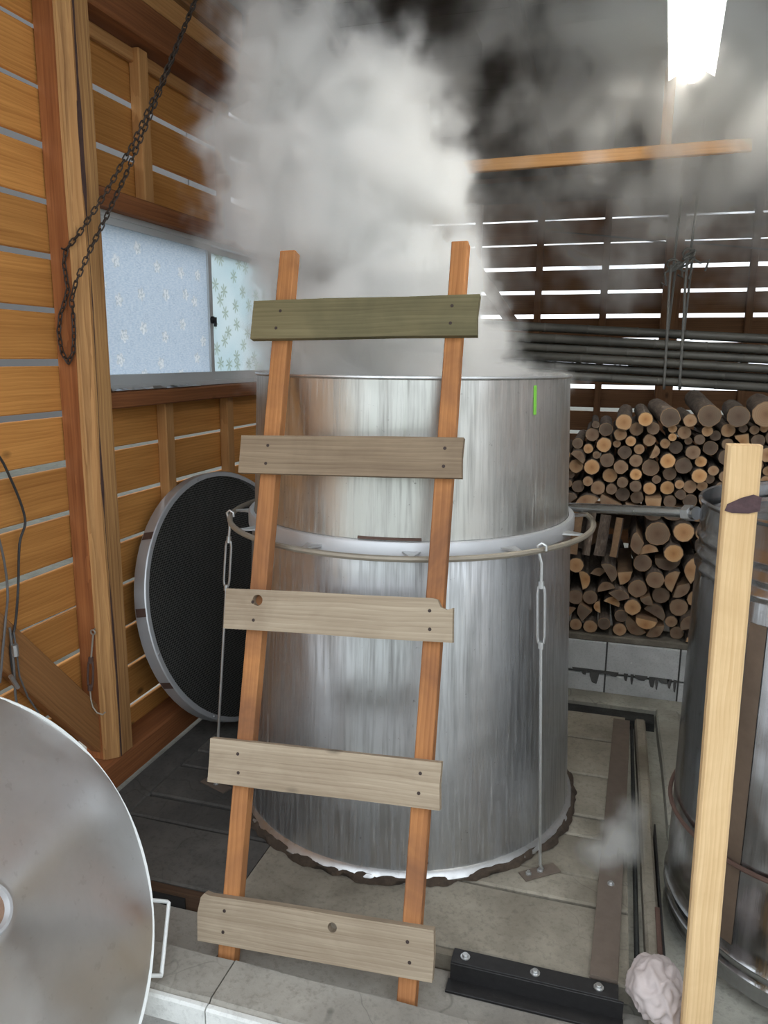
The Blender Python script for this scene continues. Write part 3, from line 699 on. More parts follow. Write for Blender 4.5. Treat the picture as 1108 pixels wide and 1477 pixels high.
def fill(limit, rmin, rmax, split_p, cap, fails=30):
    miss = n_ = 0
    while miss < fails and n_ < cap:
        r = rw.uniform(rmin, rmax) if rw.random() > .2 else rw.uniform(rmax*.85, rmax*1.15); best = None
        for t_ in range(5):
            x = rw.uniform(XA+r, XB-r); kind = 'round'
            if rw.random() < split_p(x, limit(x)-.15): kind = rw.choice(['half', 'half', 'third', 'quarter'])
            sd = rw.randint(0, 7 if kind == 'round' else 3); sc_ = r/.05 if kind == 'round' else r/{'half': .055, 'third': .052, 'quarter': .048}[kind]
            rl = rw.uniform(0, 2*PI); O, R_ = outline(kind, sd, sc_, rl); y0_ = 3.745+rw.uniform(-.02, .07); L_ = rw.uniform(.44, .56)
            tl = 3 if rw.random() < .15 else 1
            q = rest((O, x, 0, rw.uniform(-.02, .02)*tl, rw.uniform(-.015, .015)*tl, y0_, min(L_, 4.40-y0_), R_))
            if q[2]+O[:, 1].max() < limit(q[1]) and (best is None or q[2] < best[0][2]): best = (q, kind, sd, sc_, rl)
        if best is None: miss += 1; continue
        q, kind, sd, sc_, rl = best; PLACED.append(q); n_ += 1
        put_log(kind, sd, (q[1], q[5], q[2]), sc_*.985, -math.atan(q[3]), math.atan(q[4]), rl, q[6]/.5)
def pocket(x): return x < .135
fill(lambda x: .675 if pocket(x) else .74, .027, .047, lambda x, z: .10 if z < .5 else (.6 if x > .0 else .3), 90)
# the pocket of upright slabs is kept free
PLACED.append((np.array([(-.195, -.115), (.195, -.115), (.195, .115), (-.195, .115)]), -.090, .800, 0, 0, 3.6, .9, .227))
fill(lambda x: 1.0, .030, .052, lambda x, z: .7, 70)
fill(lambda x: ztop(x), .018, .037, lambda x, z: .08, 130)
# the big logs, dropped on top
for (px, s, yw, pt, L_, lab) in ((906, .80, .02, .06, .42, 'thick dark bark log on top of the woodpile near the barrel'),
        (962, .95, -.10, .05, .45, 'thick knobbly bark log lying on top of the woodpile under the hanging rope'),
        (1022, 1.05, -.05, .10, .50, 'thick log with a wide pale sawn end on top of the woodpile'),
        (1062, 1.00, .05, .03, .40, 'short hollow log with ragged end on top of the woodpile'),
        (935, .70, -.03, .04, .42, 'dark bark log half hidden on top of the woodpile'),
        (995, .62, -.03, .02, .42, 'small log with round pale end high on the woodpile'),
        (1104, 1.20, .08, .04, .48, 'gnarled thick log at the far end of the woodpile top')):
    p = onY(px, 610, 3.70); O, R_ = outline('round', px % 8, s, px*1.0); best = None
    for dx in (0, .012, -.012, .024, -.024):
        q = rest((O, p.x+dx, 0, yw, pt, 3.69, L_, R_))
        if best is None or q[2]+abs(q[1]-p.x)*.6 < best[2]+abs(best[1]-p.x)*.6: best = q
    PLACED.append(best); put_log('round', px % 8, (best[1], best[5], best[2]), s*.985, -math.atan(yw), math.atan(pt), px*1.0, L_/.5, lab, 'big logs on the woodpile')
# a second row of thick logs, added to block light through the first
r2 = random.Random(8); row2 = []
def fill2():
    miss = 0
    while miss < 25 and len(row2) < 26:
        r = r2.uniform(.085, .125); best = None
        for _ in range(40):
            x = r2.uniform(XA+r, XB-r); z = .3005+r
            for (cx_, cz_, cr) in row2:
                if abs(x-cx_) < r+cr: z = max(z, cz_+math.sqrt((r+cr)**2-(x-cx_)**2)+.0005)
            if z+r < ztop(x)-.02 and (best is None or z < best[1]): best = (x, z)
        if best is None: miss += 1; continue
        row2.append((best[0], best[1], r)); put_log('round', r2.randint(0, 7), (best[0], 4.425, best[1]), r/.05*.985, 0, 0, r2.uniform(0, 6), .8, 'thick dark log in the second row behind the front of the woodpile', 'second row logs of the woodpile')
fill2()
# split pieces standing on end in the pocket, side by side and leaning the same way
for i, (x, y, ln, kd) in enumerate(((-.240, 3.765, .205, 'half'), (-.170, 3.765, .215, 'third'), (-.100, 3.765, .21, 'half'), (-.030, 3.765, .20, 'quarter'), (.038, 3.765, .19, 'third'), (-.205, 3.895, .21, 'half'), (-.130, 3.895, .20, 'third'))):
    sc_ = .0345/max(math.hypot(*p) for p in log_outline(kd, i % 4)[0])
    p = V((x, y, .694)); mw = Matrix.Translation(p) @ Matrix.Rotation(.10, 4, 'Y') @ Matrix.Rotation(PI/2-.16, 4, 'X') @ Matrix.Rotation(i*1.7, 4, 'Y') @ Matrix.Diagonal((sc_, ln/.5, sc_, 1))
    o = put_log(kd, i % 4, p, sc_, 0, 0, 0, 1, 'split firewood slab standing on end against the middle of the woodpile', 'upright slabs of the woodpile'); o.matrix_basis = mw

# ---- bamboo poles hanging in rope slings
def bamboo_mesh(sd, L=3.0):
    rnd = random.Random(sd); prof = []; x = 0; R = .0240; n = 8; mb = MB(); path = []; rr = []
    while x < L:
        k = 1-.16*x/L
        for dx, q in ((0, 1.0), (.004, 1.07), (.010, 1.08), (.014, .97), (.02, 1.0)):
            path.append((x+dx, 0, 0)); rr.append(R*k*q)
        x += rnd.uniform(.20, .30)
    path = [V((min(p[0], L), 0, 0)) for p in path]
    mb.tube(path, rr, n); return mb.mesh('bamboo_pole', M['bamboo'], True, 60)
bms = [bamboo_mesh(k) for k in range(5)]
rb = random.Random(3); cnt = 0
for row in range(6):
    for col_ in range((4, 3, 4, 3, 4, 2)[row]):
        yB = 4.30+col_*.054+(row % 2)*.027; zc = 1.5165+row*(.0458+.0006*2.0)+(.008 if row == 5 else 0)      # height at the sling (x=.23); the rows fan apart towards the barrel
        flip = rb.random() < .5; tiltz = -.046-row*.0006-(.0035 if row == 5 else 0)
        o = bpy.data.objects.new('bamboo_pole', bms[(row*4+col_) % 5])
        xl = rb.uniform(-1.25, -.78); L = 3.0
        if flip: mw = Matrix.Translation((xl+L, yB, zc+tiltz*(xl+L-.23))) @ Matrix.Rotation(PI, 4, 'Z') @ Matrix.Rotation(math.atan(tiltz), 4, 'Y')
        else: mw = Matrix.Translation((xl, yB, zc+tiltz*(xl-.23))) @ Matrix.Rotation(0, 4, 'Z') @ Matrix.Rotation(-math.atan(tiltz), 4, 'Y')
        link(o, None, mw); lay = 'lowest layer' if row == 0 else 'lower half' if row < 3 else 'upper half' if row < 5 else 'topmost layer'
        tag(o, 'long dry grey bamboo pole in the '+lay+' of the roped bundle over the woodpile', 'bamboo pole', 'bamboo poles in the '+lay+' of the bundle'); cnt += 1
# rope slings
def rope(label, xa, xb, ytop, ztop_, sd):
    t = thing('rope_sling', label, 'rope', (xa, 4.35, 1.5), group='rope slings of the bamboo bundle')
    kn = V(((xa+xb)/2, ytop, ztop_))
    p = [kn+V((-.012, -.01, 0)), V((xa-.008, 4.265, 2.0)), V((xa, 4.262, 1.75)), V((xa+.004, 4.262, 1.53)), V((xa+.005, 4.266, 1.500)), V((xa+.006, 4.285, 1.482)), V(((xa+xb)/2, 4.37, 1.479)), V((xb, 4.47, 1.479)), V((xb, 4.495, 1.484)), V((xb, 4.512, 1.51)), V((xb-.002, 4.512, 1.80)), kn+V((.012, .01, 0))]
    ob('sling_rope', MB().tube(p, .0065, 7), M['rope'], t, smooth=True)
    mb = MB()
    for k in range(3): 
        c = kn+V((random.uniform(-.02, .02), -.012, random.uniform(-.025, .025))); n_ = 10
        mb.tube([c+V((.028*math.cos(2*PI*i/n_), .012*math.sin(4*PI*i/n_), .022*math.sin(2*PI*i/n_+k))) for i in range(n_)], .0065, 6, True)
    mb.tube([kn, kn+V((.05, -.02, -.03)), kn+V((.09, -.02, -.015)), kn+V((.075, -.015, -.07))], .006, 6)
    mb.tube([kn, kn+V((-.04, -.02, -.04)), kn+V((-.03, -.02, -.10)), kn+V((-.055, -.02, -.085))], .006, 6)
    ob('knot', mb, M['rope'], t, smooth=True)
    ob('hanger_rope', MB().tube([kn, kn+V((.01, .0, .3)), kn+V((.015, .0, roof_z(ytop)-ztop_-.07))], .0065, 7), M['rope'], t, smooth=True)
rope('grey rope sling with loose knot holding the bamboo bundle nearer the barrel', .225, .245, 4.36, 2.10, 1)
rope('grey rope sling with trailing loops holding the bamboo bundle beside the other sling', .300, .325, 4.38, 2.14, 2)

# ---- boiler tank on the right
RC = V((.673, 2.300, 0)); RR = .425
bt = thing('boiler_tank', 'dented dark stainless tank with ribbed neck and rusty hoop beside the timber post', 'tank', RC+V((0, 0, -.02)))
prof = [(.40, -.02), (.427, -.02), (.428, 0), (.428, .02), (.434, .03), (.428, .04), (.427, .055), (.434, .068), (.427, .080), (.427, .12), (.4255, .3), (.425, .98), (.424, 1.04)]
for zc in (1.06, 1.10, 1.145):
    prof += [(.424, zc-.012), (.4315, zc-.004), (.4315, zc+.006), (.424, zc+.014)]
prof += [(.425, 1.18), (.424, 1.235), (.430, 1.240), (.433, 1.246), (.430, 1.252), (.423, 1.250), (.420, 1.235), (.420, .9)]
mb = MB(); mb.lathe(prof, 96)
for v in mb.v:
    a = math.atan2(v.y, v.x); rr_ = math.hypot(v.x, v.y)
    if rr_ > .421:
        k = noise.noise(V((math.cos(a)*2.2, math.sin(a)*2.2, v.z*3.0)))*.006
        if .95 < v.z < 1.2: k += noise.noise(V((math.cos(a)*9, math.sin(a)*9, v.z*14)))*.006
        v.x += k*math.cos(a); v.y += k*math.sin(a)
ob('tank_wall', mb, M['rtank'], bt, Matrix.Translation(RC), True, 50)
ob('inner_lid', MB().lathe([(0, 1.195), (.385, 1.195), (.390, 1.206), (.397, 1.206), (.397, 1.185), (.0, 1.185)], 64, RC), M['rtank'], bt, smooth=True, angle=30)
ob('rusty_hoop', MB().tube([V((RC.x+.437*math.cos(2*PI*i/72), RC.y+.437*math.sin(2*PI*i/72), .36+.035*math.cos(2*PI*i/72))) for i in range(72)], .0065, 8, True), M['rust'], bt, smooth=True)
d = ray(1075, 1150); 
def rang(px, py):
    d = ray(px, py); A = d.x**2+d.y**2; B = -2*(d.x*RC.x+d.y*RC.y); Cc = RC.x**2+RC.y**2-RR*RR
    t = (-B-math.sqrt(max(0, B*B-4*A*Cc)))/(2*A); return math.atan2(d.y*t-RC.y, d.x*t-RC.x)
a = rang(1068, 1150)
patch('seam_strip', .4275, .4275, .10, .99, a-.055, a+.055, plain('stained_seam', (.20, .145, .105), .45, .5, nscale=9, namp=.5), bt, RC, .002, 6)  # brown vertical band on the tank side
# feed pipe
fp = thing('feed_pipe', 'galvanised water pipe running from the barrel to the dented tank', 'pipe', (-.17, 2.9, 1.15))
pa, pb = onY(815, 731, 2.93), onY(1001, 740, 2.37)
ob('pipe', MB().tube([pa, pb], .0165, 20), M['pipe'], fp, smooth=True)
dd = (pb-pa).normalized()
ob('hex_nut', MB().tube([pb-dd*.035, pb-dd*.004], .024, 6), M['zinc'], fp)
ob('flange_nut', MB().tube([pb-dd*.004, pb+dd*.012], .020, 12), M['rtank'], fp)

# ---- timber post in front of the tank
tp_ = thing('timber_post', 'tall pale new timber post with dark bark scar in front of the dented tank', 'post', (.285, 1.75, -.05))
F = frame((.2725, 1.745, .7036), V((-.020, 0, 1.25)), (1, 0, 0))
ob('timber', section_beam(1.5075, .067, .050, .006, 6, .001), M['lumber'], tp_, F)
sc_ = onY(1072, 727, 1.7195)
mb = MB(); pts = [(-.034, -.016), (-.02, -.020), (.012, -.019), (.033, -.013), (.034, .016), (.018, .021), (-.004, .013), (-.030, -.002)]
mb.prism(pts, -.001, .0022); ob('bark_scar', mb, plain('bark_scar_dark', (.085, .045, .048), .8, 0, nscale=60, namp=.6, bs=.6), tp_, frame(sc_, (1, 0, 0), (0, 0, 1)))
# ---- rag on the floor
def rag():
    bm = bmesh.new(); bmesh.ops.create_icosphere(bm, subdivisions=5, radius=1)
    for v in bm.verts:
        d = v.co.normalized(); w_ = d*1.1+V((noise.noise(d*1.5), noise.noise(d*1.5+V((5, 0, 0))), noise.noise(d*1.5+V((0, 5, 0)))))*.7
        rg_ = 1-abs(noise.noise(w_*1.7+V((3, 1, 0))))*2.2; rg2 = 1-abs(noise.noise(w_*3.6+V((1, 6, 2))))*2
        f = .92+.16*noise.noise(d*1.3)+.15*rg_+.025*rg2
        q = d*f; v.co = V((q.x*.071, q.y*.080, max(-.034, q.z*.078)))
        if v.co.z < -.02: v.co.x *= 1.06; v.co.y *= 1.06
    me = bpy.data.meshes.new('rag'); bm.to_mesh(me); bm.free(); me.materials.append(M['cloth'])
    me.polygons.foreach_set('use_smooth', [True]*len(me.polygons)); o = bpy.data.objects.new('rag', me)
    link(o, None, Matrix.Translation((.199, 1.837, .035))); return tag(o, 'crumpled pinkish grey rag on the floor at the foot of the timber post', 'rag')
rag()

# ---- steel frame bars on the floor
def bolt(p, par, s=1, nrm=(0, 0, 1)):
    n_ = V(nrm); return ob('bolt', MB().lathe([(0, .011*s), (.008*s, .0105*s), (.009*s, .009*s), (.009*s, .003*s), (.014*s, .003*s), (.014*s, 0)], 12), M['zinc'], par, frame(p, n_.orthogonal(), n_.cross(n_.orthogonal())), True)
fb = thing('flat_bar', 'rusty brown steel flat bar along the trench edge beside the barrel', 'steel bar', (.11, 2.6, 0))
beam('bar', (.067, 1.862, .0085), (.118, 3.44, .0085), .072, .012, (1, 0, 0), M['flatbar'], fb, .001, 6, .001)
beam('web', (.101, 1.862, -.020), (.152, 3.43, -.020), .006, .045, (1, 0, 0), M['iron'], fb, .001)
bolt((.081, 2.255, .0145), fb, .8)
an = thing('angle_iron', 'black angle iron with bolts along the front edge of the slab', 'steel angle', (-.12, 1.79, 0))
beam('top_flange', (-.335, 1.828, .006), (.105, 1.828, .006), .052, .008, (0, 1, 0), M['iron'], an, .001)
beam('front_flange', (-.335, 1.801, -.022), (.118, 1.801, -.022), .058, .007, (0, 0, 1), M['iron'], an, .001)
beam('foot_lip', (-.340, 1.778, -.046), (.120, 1.778, -.046), .045, .008, (0, 1, 0), M['iron'], an, .001)
for x in (-.30, -.11, .055): bolt((x, 1.828, .0101), an, .95)
pa_ = thing('pit_angle', 'black steel angle edging the pit under the dented tank', 'steel angle', (.26, 2.3, 0))
beam('upright', (.2265, 1.92, -.012), (.2275, 2.63, -.012), .005, .056, (1, 0, 0), M['iron'], pa_, .001)
beam('flange', (.2165, 1.94, .0035), (.2175, 2.20, .0035), .014, .006, (1, 0, 0), M['rust'], pa_, .001)

# ---- ladder
ls = .3095
def LP(x, z, off=0): return V((x, 1.655+ls*(z+.03)-.957*off*0, z))
ldir = V((0, ls, 1)).normalized(); lnrm = V((0, -1, ls)).normalized()
la = thing('ladder', 'homemade wooden ladder with five nailed board rungs leaning on the barrel', 'ladder', (-.69, 1.66, -.05))
def rail(x0, z0_, x1, z1_, wd):
    a_, b_ = V((x0, 1.655+ls*(z0_+.03), z0_))-lnrm*.02, V((x1, 1.655+ls*(z1_+.03), z1_))-lnrm*.02
    return beam('rail', a_, b_, wd, .042, (1, 0, 0), M['rail'], la, .003, 4, .001)
rail(-.945, -.038, -.990, 1.945, .050); rail(-.424, -.038, -.458, 1.955, .050)
rg = [(-1.070, 1.729, -.382, 1.740, .118, 'rung_green'), (-1.061, 1.337, -.392, 1.355, .112, 'rung_brown'), (-1.054, .901, -.380, .933, .116, 'rung'), (-1.051, .488, -.376, .520, .122, 'rung'), (-1.028, .080, -.359, .116, .128, 'rung')]
holes = {2: [(-.235, .028, .016)], 4: [(.06, .030, .013)]}
for i, (xa, za, xb, zb, h, mt) in enumerate(rg):
    A = V((xa, 1.655+ls*(za+.03), za))+lnrm*.0125; B = V((xb, 1.655+ls*(zb+.03), zb))+lnrm*.0125
    L = (B-A).length; F = frame((A+B)/2, B-A, ldir)
    # outline with slightly chipped ends, round knot holes cut through
    bm = bmesh.new(); t_ = .024
    rr_ = random.Random(i+40)
    out = [(-L/2, -h/2), (-L/6, -h/2+rr_.uniform(-.002, .002)), (L/6, -h/2+rr_.uniform(-.002, .002)), (L/2, -h/2), (L/2+rr_.uniform(-.004, .004), 0), (L/2, h/2), (L/6, h/2+rr_.uniform(-.002, .002)), (-L/6, h/2+rr_.uniform(-.002, .002)), (-L/2, h/2), (-L/2+rr_.uniform(-.006, .003), .01)]
    if i == 2: out[5:6] = [(L/2-.002, h/2-.024), (L/2-.018, h/2-.030), (L/2-.035, h/2-.024), (L/2-.045, h/2-.004), (L/2-.06, h/2)]
    if i == 4: out[8:9] = [(-L/2+.03, h/2-.004), (-L/2+.012, h/2), (-L/2+.002, h/2-.012)]
    loops = [out]+[[(hx+hr*math.cos(2*PI*k/16), hy+hr*math.sin(2*PI*k/16)) for k in range(16)] for hx, hy, hr in holes.get(i, [])]
    edges = []
    for lp_ in loops:
        vv = [bm.verts.new((x, y, t_/2)) for x, y in lp_]; edges += [bm.edges.new((vv[k], vv[(k+1) % len(vv)])) for k in range(len(vv))]
    res = bmesh.ops.triangle_fill(bm, edges=edges, use_beauty=True)
    fs = [g for g in res['geom'] if isinstance(g, bmesh.types.BMFace)]
    ex = bmesh.ops.extrude_face_region(bm, geom=fs); bmesh.ops.translate(bm, vec=(0, 0, -t_), verts=[g for g in ex['geom'] if isinstance(g, bmesh.types.BMVert)])
    bmesh.ops.recalc_face_normals(bm, faces=bm.faces)
    me = bpy.data.meshes.new('rung'); bm.to_mesh(me); bm.free(); me.materials.append(M[mt])
    r_ = link(bpy.data.objects.new('rung', me), la, F)
    for xr in (-.945-.0227*za, -.424-.0171*za):
        for dz in (-.026, .026):
            f = (xr-xa)/(xb-xa); lx = -L/2+L*f+rr_.uniform(-.006, .006)
            ob('nail', MB().lathe([(0, .0015), (.0045, .001), (.005, 0)], 8), M['nail'], r_, F @ Matrix.Translation((lx, dz+rr_.uniform(-.004, .004), t_/2)))

# ---- round sieve leaning on the left wall
az, el = rad(-9.4), rad(12.8); nn = V((math.cos(el)*math.cos(az), math.cos(el)*math.sin(az), math.sin(el)))
SC = V((-1.603, 3.035, .5645)); SR = .5645
SF = frame(SC, nn.cross(V((0, 0, 1))), (0, 0, 1)); SF = frame(SC, V((0, 0, 1)).cross(nn), nn.cross(V((0, 0, 1)).cross(nn)))
sv = thing('round_sieve', 'big round wire-mesh sieve with galvanised rim leaning against the plank wall', 'sieve', mw=SF)
ob('rim', MB().lathe([(SR-.003, -.055), (SR, -.055), (SR, .0), (SR-.004, .004), (SR-.022, .004), (SR-.022, .0), (SR-.004, -.002), (SR-.003, -.055)], 72), M['galv'], sv, SF, True, 30)
mb = MB(); st = .0095; k = int(SR/st)
for i in range(-k, k+1):
    u = i*st; h_ = math.sqrt(max(0, (SR-.006)**2-u*u))
    if h_ < .01: continue
    w_ = .0011
    for ax in (0, 1):
        z_ = -.004+(.001 if ax else 0)
        q = [(u-w_, -h_), (u+w_, -h_), (u+w_, h_), (u-w_, h_)]
        q = [(x, y, z_) if ax == 0 else (y, x, z_) for x, y in q]; mb.add(q, [(0, 1, 2, 3)])
tag(ob('wire_mesh', mb, plain('sieve_wire', (.16, .16, .15), .5, .6), sv, SF), kind='stuff')
ob('backing_plate', MB().lathe([(0, -.052), (SR-.004, -.052), (SR-.004, -.050), (0, -.050)], 72), plain('sooty_backing', (.03, .028, .024), .6, .2, nscale=5, namp=.9), sv, SF)  # dark disc added for the darkness seen behind the mesh
for ang_ in (20, 60, 100, 145, 190, 235, 280, 325):
    a_ = rad(ang_); ob('rivet', MB().lathe([(0, .004), (.004, .003), (.005, 0)], 8), M['zinc'], sv, SF @ Matrix.Translation(((SR-.013)*math.cos(a_), (SR-.013)*math.sin(a_), .004)))
for ang_ in (140, 172, 205):
    a_ = rad(ang_); mb = MB(); mb.lathe([(SR+.0005, -.05), (SR+.0015, -.05), (SR+.0015, .002), (SR+.0005, .002)], 3, (0, 0, 0), a_-.03, a_+.03); ob('rim_joint', mb, M['rust'], sv, SF)

# ---- conical lid in the foreground
az, el = rad(-2.5), rad(33); nn = V((math.cos(el)*math.cos(az), math.cos(el)*math.sin(az), math.sin(el)))
LC = CAM+(V((-1.362, 1.182, .357))-CAM)*.965; LR = .568*.965
hx = V((0, 0, 1)).cross(nn).normalized(); LF = frame(LC, hx, nn.cross(hx))
ld = thing('conical_lid', 'big conical stainless lid with white rim and bar handle propped against the left wall', 'lid', mw=LF)
mb = MB(); prof = [(LR-.006, .0)]+[(LR-.006-(LR-.052)*k/14, (.012+.105*k/14)-.008*math.sin(PI*k/14)) for k in range(15)]+[(.04, .112)]
mb.lathe(prof, 72)
for v in mb.v:
    a_ = math.atan2(v.y, v.x); r_ = math.hypot(v.x, v.y); v.z += (.006*math.sin(a_*8+.6)+.005*math.sin(a_*5+2))*max(0, r_-.1)*2*(1-max(0, (r_-.5)/.07))
ob('cone', mb, M['lid'], ld, LF, True, 60)
ob('rim', MB().lathe([(LR-.008, -.03), (LR, -.03), (LR+.003, -.02), (LR+.003, .008), (LR-.002, .014), (LR-.008, .012), (LR-.008, -.03)], 96), M['white'], ld, LF, True, 40)
ob('vent_collar', MB().lathe([(.040, .106), (.056, .112), (.060, .122), (.055, .130), (.048, .130), (.042, .118)], 40), M['galv'], ld, LF, True, 50)
ob('vent_plug', MB().lathe([(0, .122), (.03, .121), (.047, .118), (.047, .108)], 32), plain('rusty_vent', (.30, .19, .13), .8, .2, nscale=50, namp=.5), ld, LF, True)
def lid_pt(px, py):      # pixel -> point on the lid's rim plane
    d = ray(px, py); return LF.inverted() @ (CAM+d*((LC-CAM).dot(nn)/d.dot(nn)))
h0, h1 = lid_pt(221, 1297), lid_pt(214, 1405); o0, o1 = lid_pt(245, 1298), lid_pt(238, 1404)
z_ = -.008
hpth = [V((h0.x, h0.y, z_)), V((o0.x-.004, o0.y, z_)), V((o0.x, o0.y+(.006 if o1.y > o0.y else -.006), z_)), V((o1.x, o1.y-(.006 if o1.y > o0.y else -.006), z_)), V((o1.x-.006, o1.y, z_)), V((h1.x-.002, h1.y, z_))]
ob('bar_handle', MB().tube(hpth, .0055, 10), M['white'], ld, LF, True, 50)

# ---- chain
def link_mesh():
    pl, pw, wr_ = .0132, .0066, .0025; path = []
    for k in range(6): a_ = -PI/2+PI*k/5; path.append(V((pl*.55+pw*math.cos(a_), pw*math.sin(a_), 0)))
    for k in range(6): a_ = PI/2+PI*k/5; path.append(V((-pl*.55+pw*math.cos(a_), pw*math.sin(a_), 0)))
    return MB().tube(path, wr_, 5, True).mesh('link', M['chain'], True, 60)
lkm = link_mesh()
def chain(label, pts):
    t = thing('chain', label, 'chain', pts[0], group='chains by the rough post'); P = [V(p) for p in pts]
    # resample with equal pitch
    pitch = .0215; seg = 0; acc = 0; k = 0; cur = P[0]; i = 1
    out = [cur.copy()]
    while i < len(P):
        d_ = P[i]-cur
        if d_.length < pitch: i += 1; continue
        # walk
        cur = cur+d_.normalized()*pitch; out.append(cur.copy())
    for k in range(len(out)-1):
        a_, b_ = out[k], out[k+1]; dr = b_-a_
        side = V((0, 0, 1)).cross(dr); side = side if side.length > 1e-3 else V((1, 0, 0)); side.normalize()
        if k % 2: side = dr.cross(side).normalized()
        o = bpy.data.objects.new('link', lkm); link(o, t, frame((a_+b_)/2, dr, side))
cx_ = XL+.135
top = onY(286, -12, 2.66)
def cp(px, py, X=cx_): return onX(px, py, X)
A1 = cp(93, 362); 
cy_ = 2.244; a1_, b1_ = onY(232, 120, 2.50), onY(236, 118, 2.52)
d_ = top-a1_; k_ = (roof_z(2.9)-.03-top.z)/d_.z; top = top+d_*k_
wlk = [top+V((.012, 0, 0)), a1_, onY(190, 212, 2.42), onY(150, 283, 2.33), onY(112, 340, 2.26)]+[onY(x_, y_, cy_) for x_, y_ in ((93, 363), (91, 385), (97, 412), (100, 425), (90, 447), (84, 460), (84, 485), (90, 512), (99, 525), (106, 508), (107, 480), (105, 445))]+[onY(102, 425, cy_-.016), onY(112, 398, cy_-.012), onY(130, 360, 2.27), onY(155, 310, 2.33), onY(185, 245, 2.42), b1_, top-V((.012, 0, 0))]
chain('dark iron hoist chain slanting from the roof, looped on the rough post', wlk)
nl = onY(94, 361, cy_); ob('post_nail', MB().tube([nl+V((0, .03, -.004)), nl+V((0, -.018, .004))], .003, 6), M['nail'], wl)

# ---- turnbuckle on the post
ht = thing('hanging_turnbuckle', 'small iron turnbuckle hanging from a screw eye on the rough post', 'turnbuckle', onY(133, 915, 2.246))
e0 = onY(134, 912, 2.246); e1 = onY(131, 948, 2.238); e2 = onY(130, 996, 2.224)
ob('screw_eye', MB().tube([e0+V((.009*math.cos(2*PI*i/12), 0, .009*math.sin(2*PI*i/12))) for i in range(12)], .003, 6, True).tube([e0+V((0, 0, .009)), e0+V((0, .016, .009))], .003, 6), M['hoop'], ht, smooth=True)
ob('eye_shank', MB().tube([e0-V((0, 0, .009)), e1+V((0, 0, -.01))], .0035, 6), M['hoop'], ht, smooth=True)
mb = MB(); turn(mb, e1, e2); ob('turnbuckle_body', mb, M['rust'], ht, smooth=True)
ob('lower_hook', MB().tube([e2, onY(131, 1008, 2.220), onY(134, 1020, 2.216), onY(140, 1028, 2.214), onY(148, 1031, 2.220), onY(152, 1027, 2.226)], .003, 6), M['hoop'], ht, smooth=True)

# ---- cables by the lid
def cable(label, pts, r, mat, name='cable'):
    P = [V(p) for p in pts]; sm = []
    for i in range(len(P)-1):
        p0, p1, p2, p3 = P[max(0, i-1)], P[i], P[i+1], P[min(len(P)-1, i+2)]
        for k in range(6):
            t_ = k/6; sm.append(.5*((2*p1)+(-p0+p2)*t_+(2*p0-5*p1+4*p2-p3)*t_*t_+(-p0+3*p1-3*p2+p3)*t_**3))
    sm.append(P[-1]); return tag(ob(name, MB().tube(sm, r, 7), mat, smooth=True), label, 'cable')
X1 = XL+.03
cable('black cable looping down the planks to the diagonal brace', [onX(-60, 640, X1), onX(-10, 650, X1), onX(15, 690, X1), onX(36, 748, X1), onX(28, 785, X1), onX(26, 850, X1), onX(22, 900, X1+.044), onX(15, 935, X1+.045), onX(20, 980, X1+.045)], .0042, M['black_cable'])
cable('thinner grey cable hanging beside the black cable on the planks', [onX(-20, 720, X1), onX(2, 790, X1), onX(11, 850, X1), onX(8, 895, X1+.045), onX(4, 940, X1+.046), onX(0, 985, X1+.046)], .0040, M['grey_cable'])
wr2 = thing('wire_rope', 'grey wire rope loop with crimped sleeves hanging over the brace', 'wire rope', onX(20, 930, X1+.055))
def sm2(pts): return [V(p) for p in pts]
ob('wire', MB().tube([onX(14, 905, X1+.054), onX(17, 930, X1+.054), onX(20, 960, X1+.055), onX(22, 1000, X1+.055), onX(26, 1030, X1+.055)], .004, 6).tube([onX(20, 912, X1+.054), onX(24, 940, X1+.054), onX(28, 975, X1+.055), onX(40, 1005, X1+.055), onX(60, 1035, X1+.055)], .003, 6), M['grey_cable'], wr2, smooth=True)
ob('sleeve', MB().tube([onX(21, 930, X1+.062), onX(23, 946, X1+.062)], .010, 10), M['zinc'], wr2, smooth=True)
ob('sleeve', MB().tube([onX(15, 975, X1+.062), onX(26, 992, X1+.062)], .007, 10), M['zinc'], wr2, smooth=True)

# ---- hanging batten, lamp
hb = thing('hanging_batten', 'pale wooden T-shaped hanger batten under the dark roof behind the lamp', 'batten', onY(963, 210, 3.6))
p1 = onY(1085, 209, 3.6); p2 = onY(560, 250, 3.6)
beam('cross_batten', (p2.x, 3.6, p2.z), (p1.x, 3.6, p1.z), .050, .036, (0, 0, 1), M['batten'], hb)
q = onY(961, 200, 3.62); beam('hanger', (q.x, 3.636, q.z-.045), (q.x, 3.636, roof_z(3.63)-.01), .045, .034, (1, 0, 0), M['batten'], hb)
LMF = Matrix.Translation((.185, 3.24, 2.645)) @ Matrix.Rotation(rad(-3.4), 4, 'Z')      # far end of the lamp, axis along local -Y
lm = thing('fluorescent_lamp', 'lit white fluorescent batten lamp with angled reflector under the roof', 'lamp', mw=LMF)
LL = 1.22; LX = LMF @ frame((0, -LL/2, 0), (1, 0, 0), (0, 0, 1))
ob('housing', MB().prism([(-.022, .05), (.022, .05), (.026, .015), (-.026, .015)], -.61, .61), M['white'], lm, LX)
for sg in (-1, 1): ob('reflector', MB().prism([(sg*.026, .016), (sg*.078, -.018), (sg*.080, -.015), (sg*.027, .020)], -.605, .605), M['white'], lm, LX)
ob('lamp_tube', MB().tube([(0, -.03, -.012), (0, -LL+.03, -.012)], .015, 14), M['tube'], lm, LMF, True)
for y_ in (-.015, -LL+.015): ob('socket', MB().box((-.014, y_-.012, -.034), (.014, y_+.012, .016)), M['white'], lm, LMF)
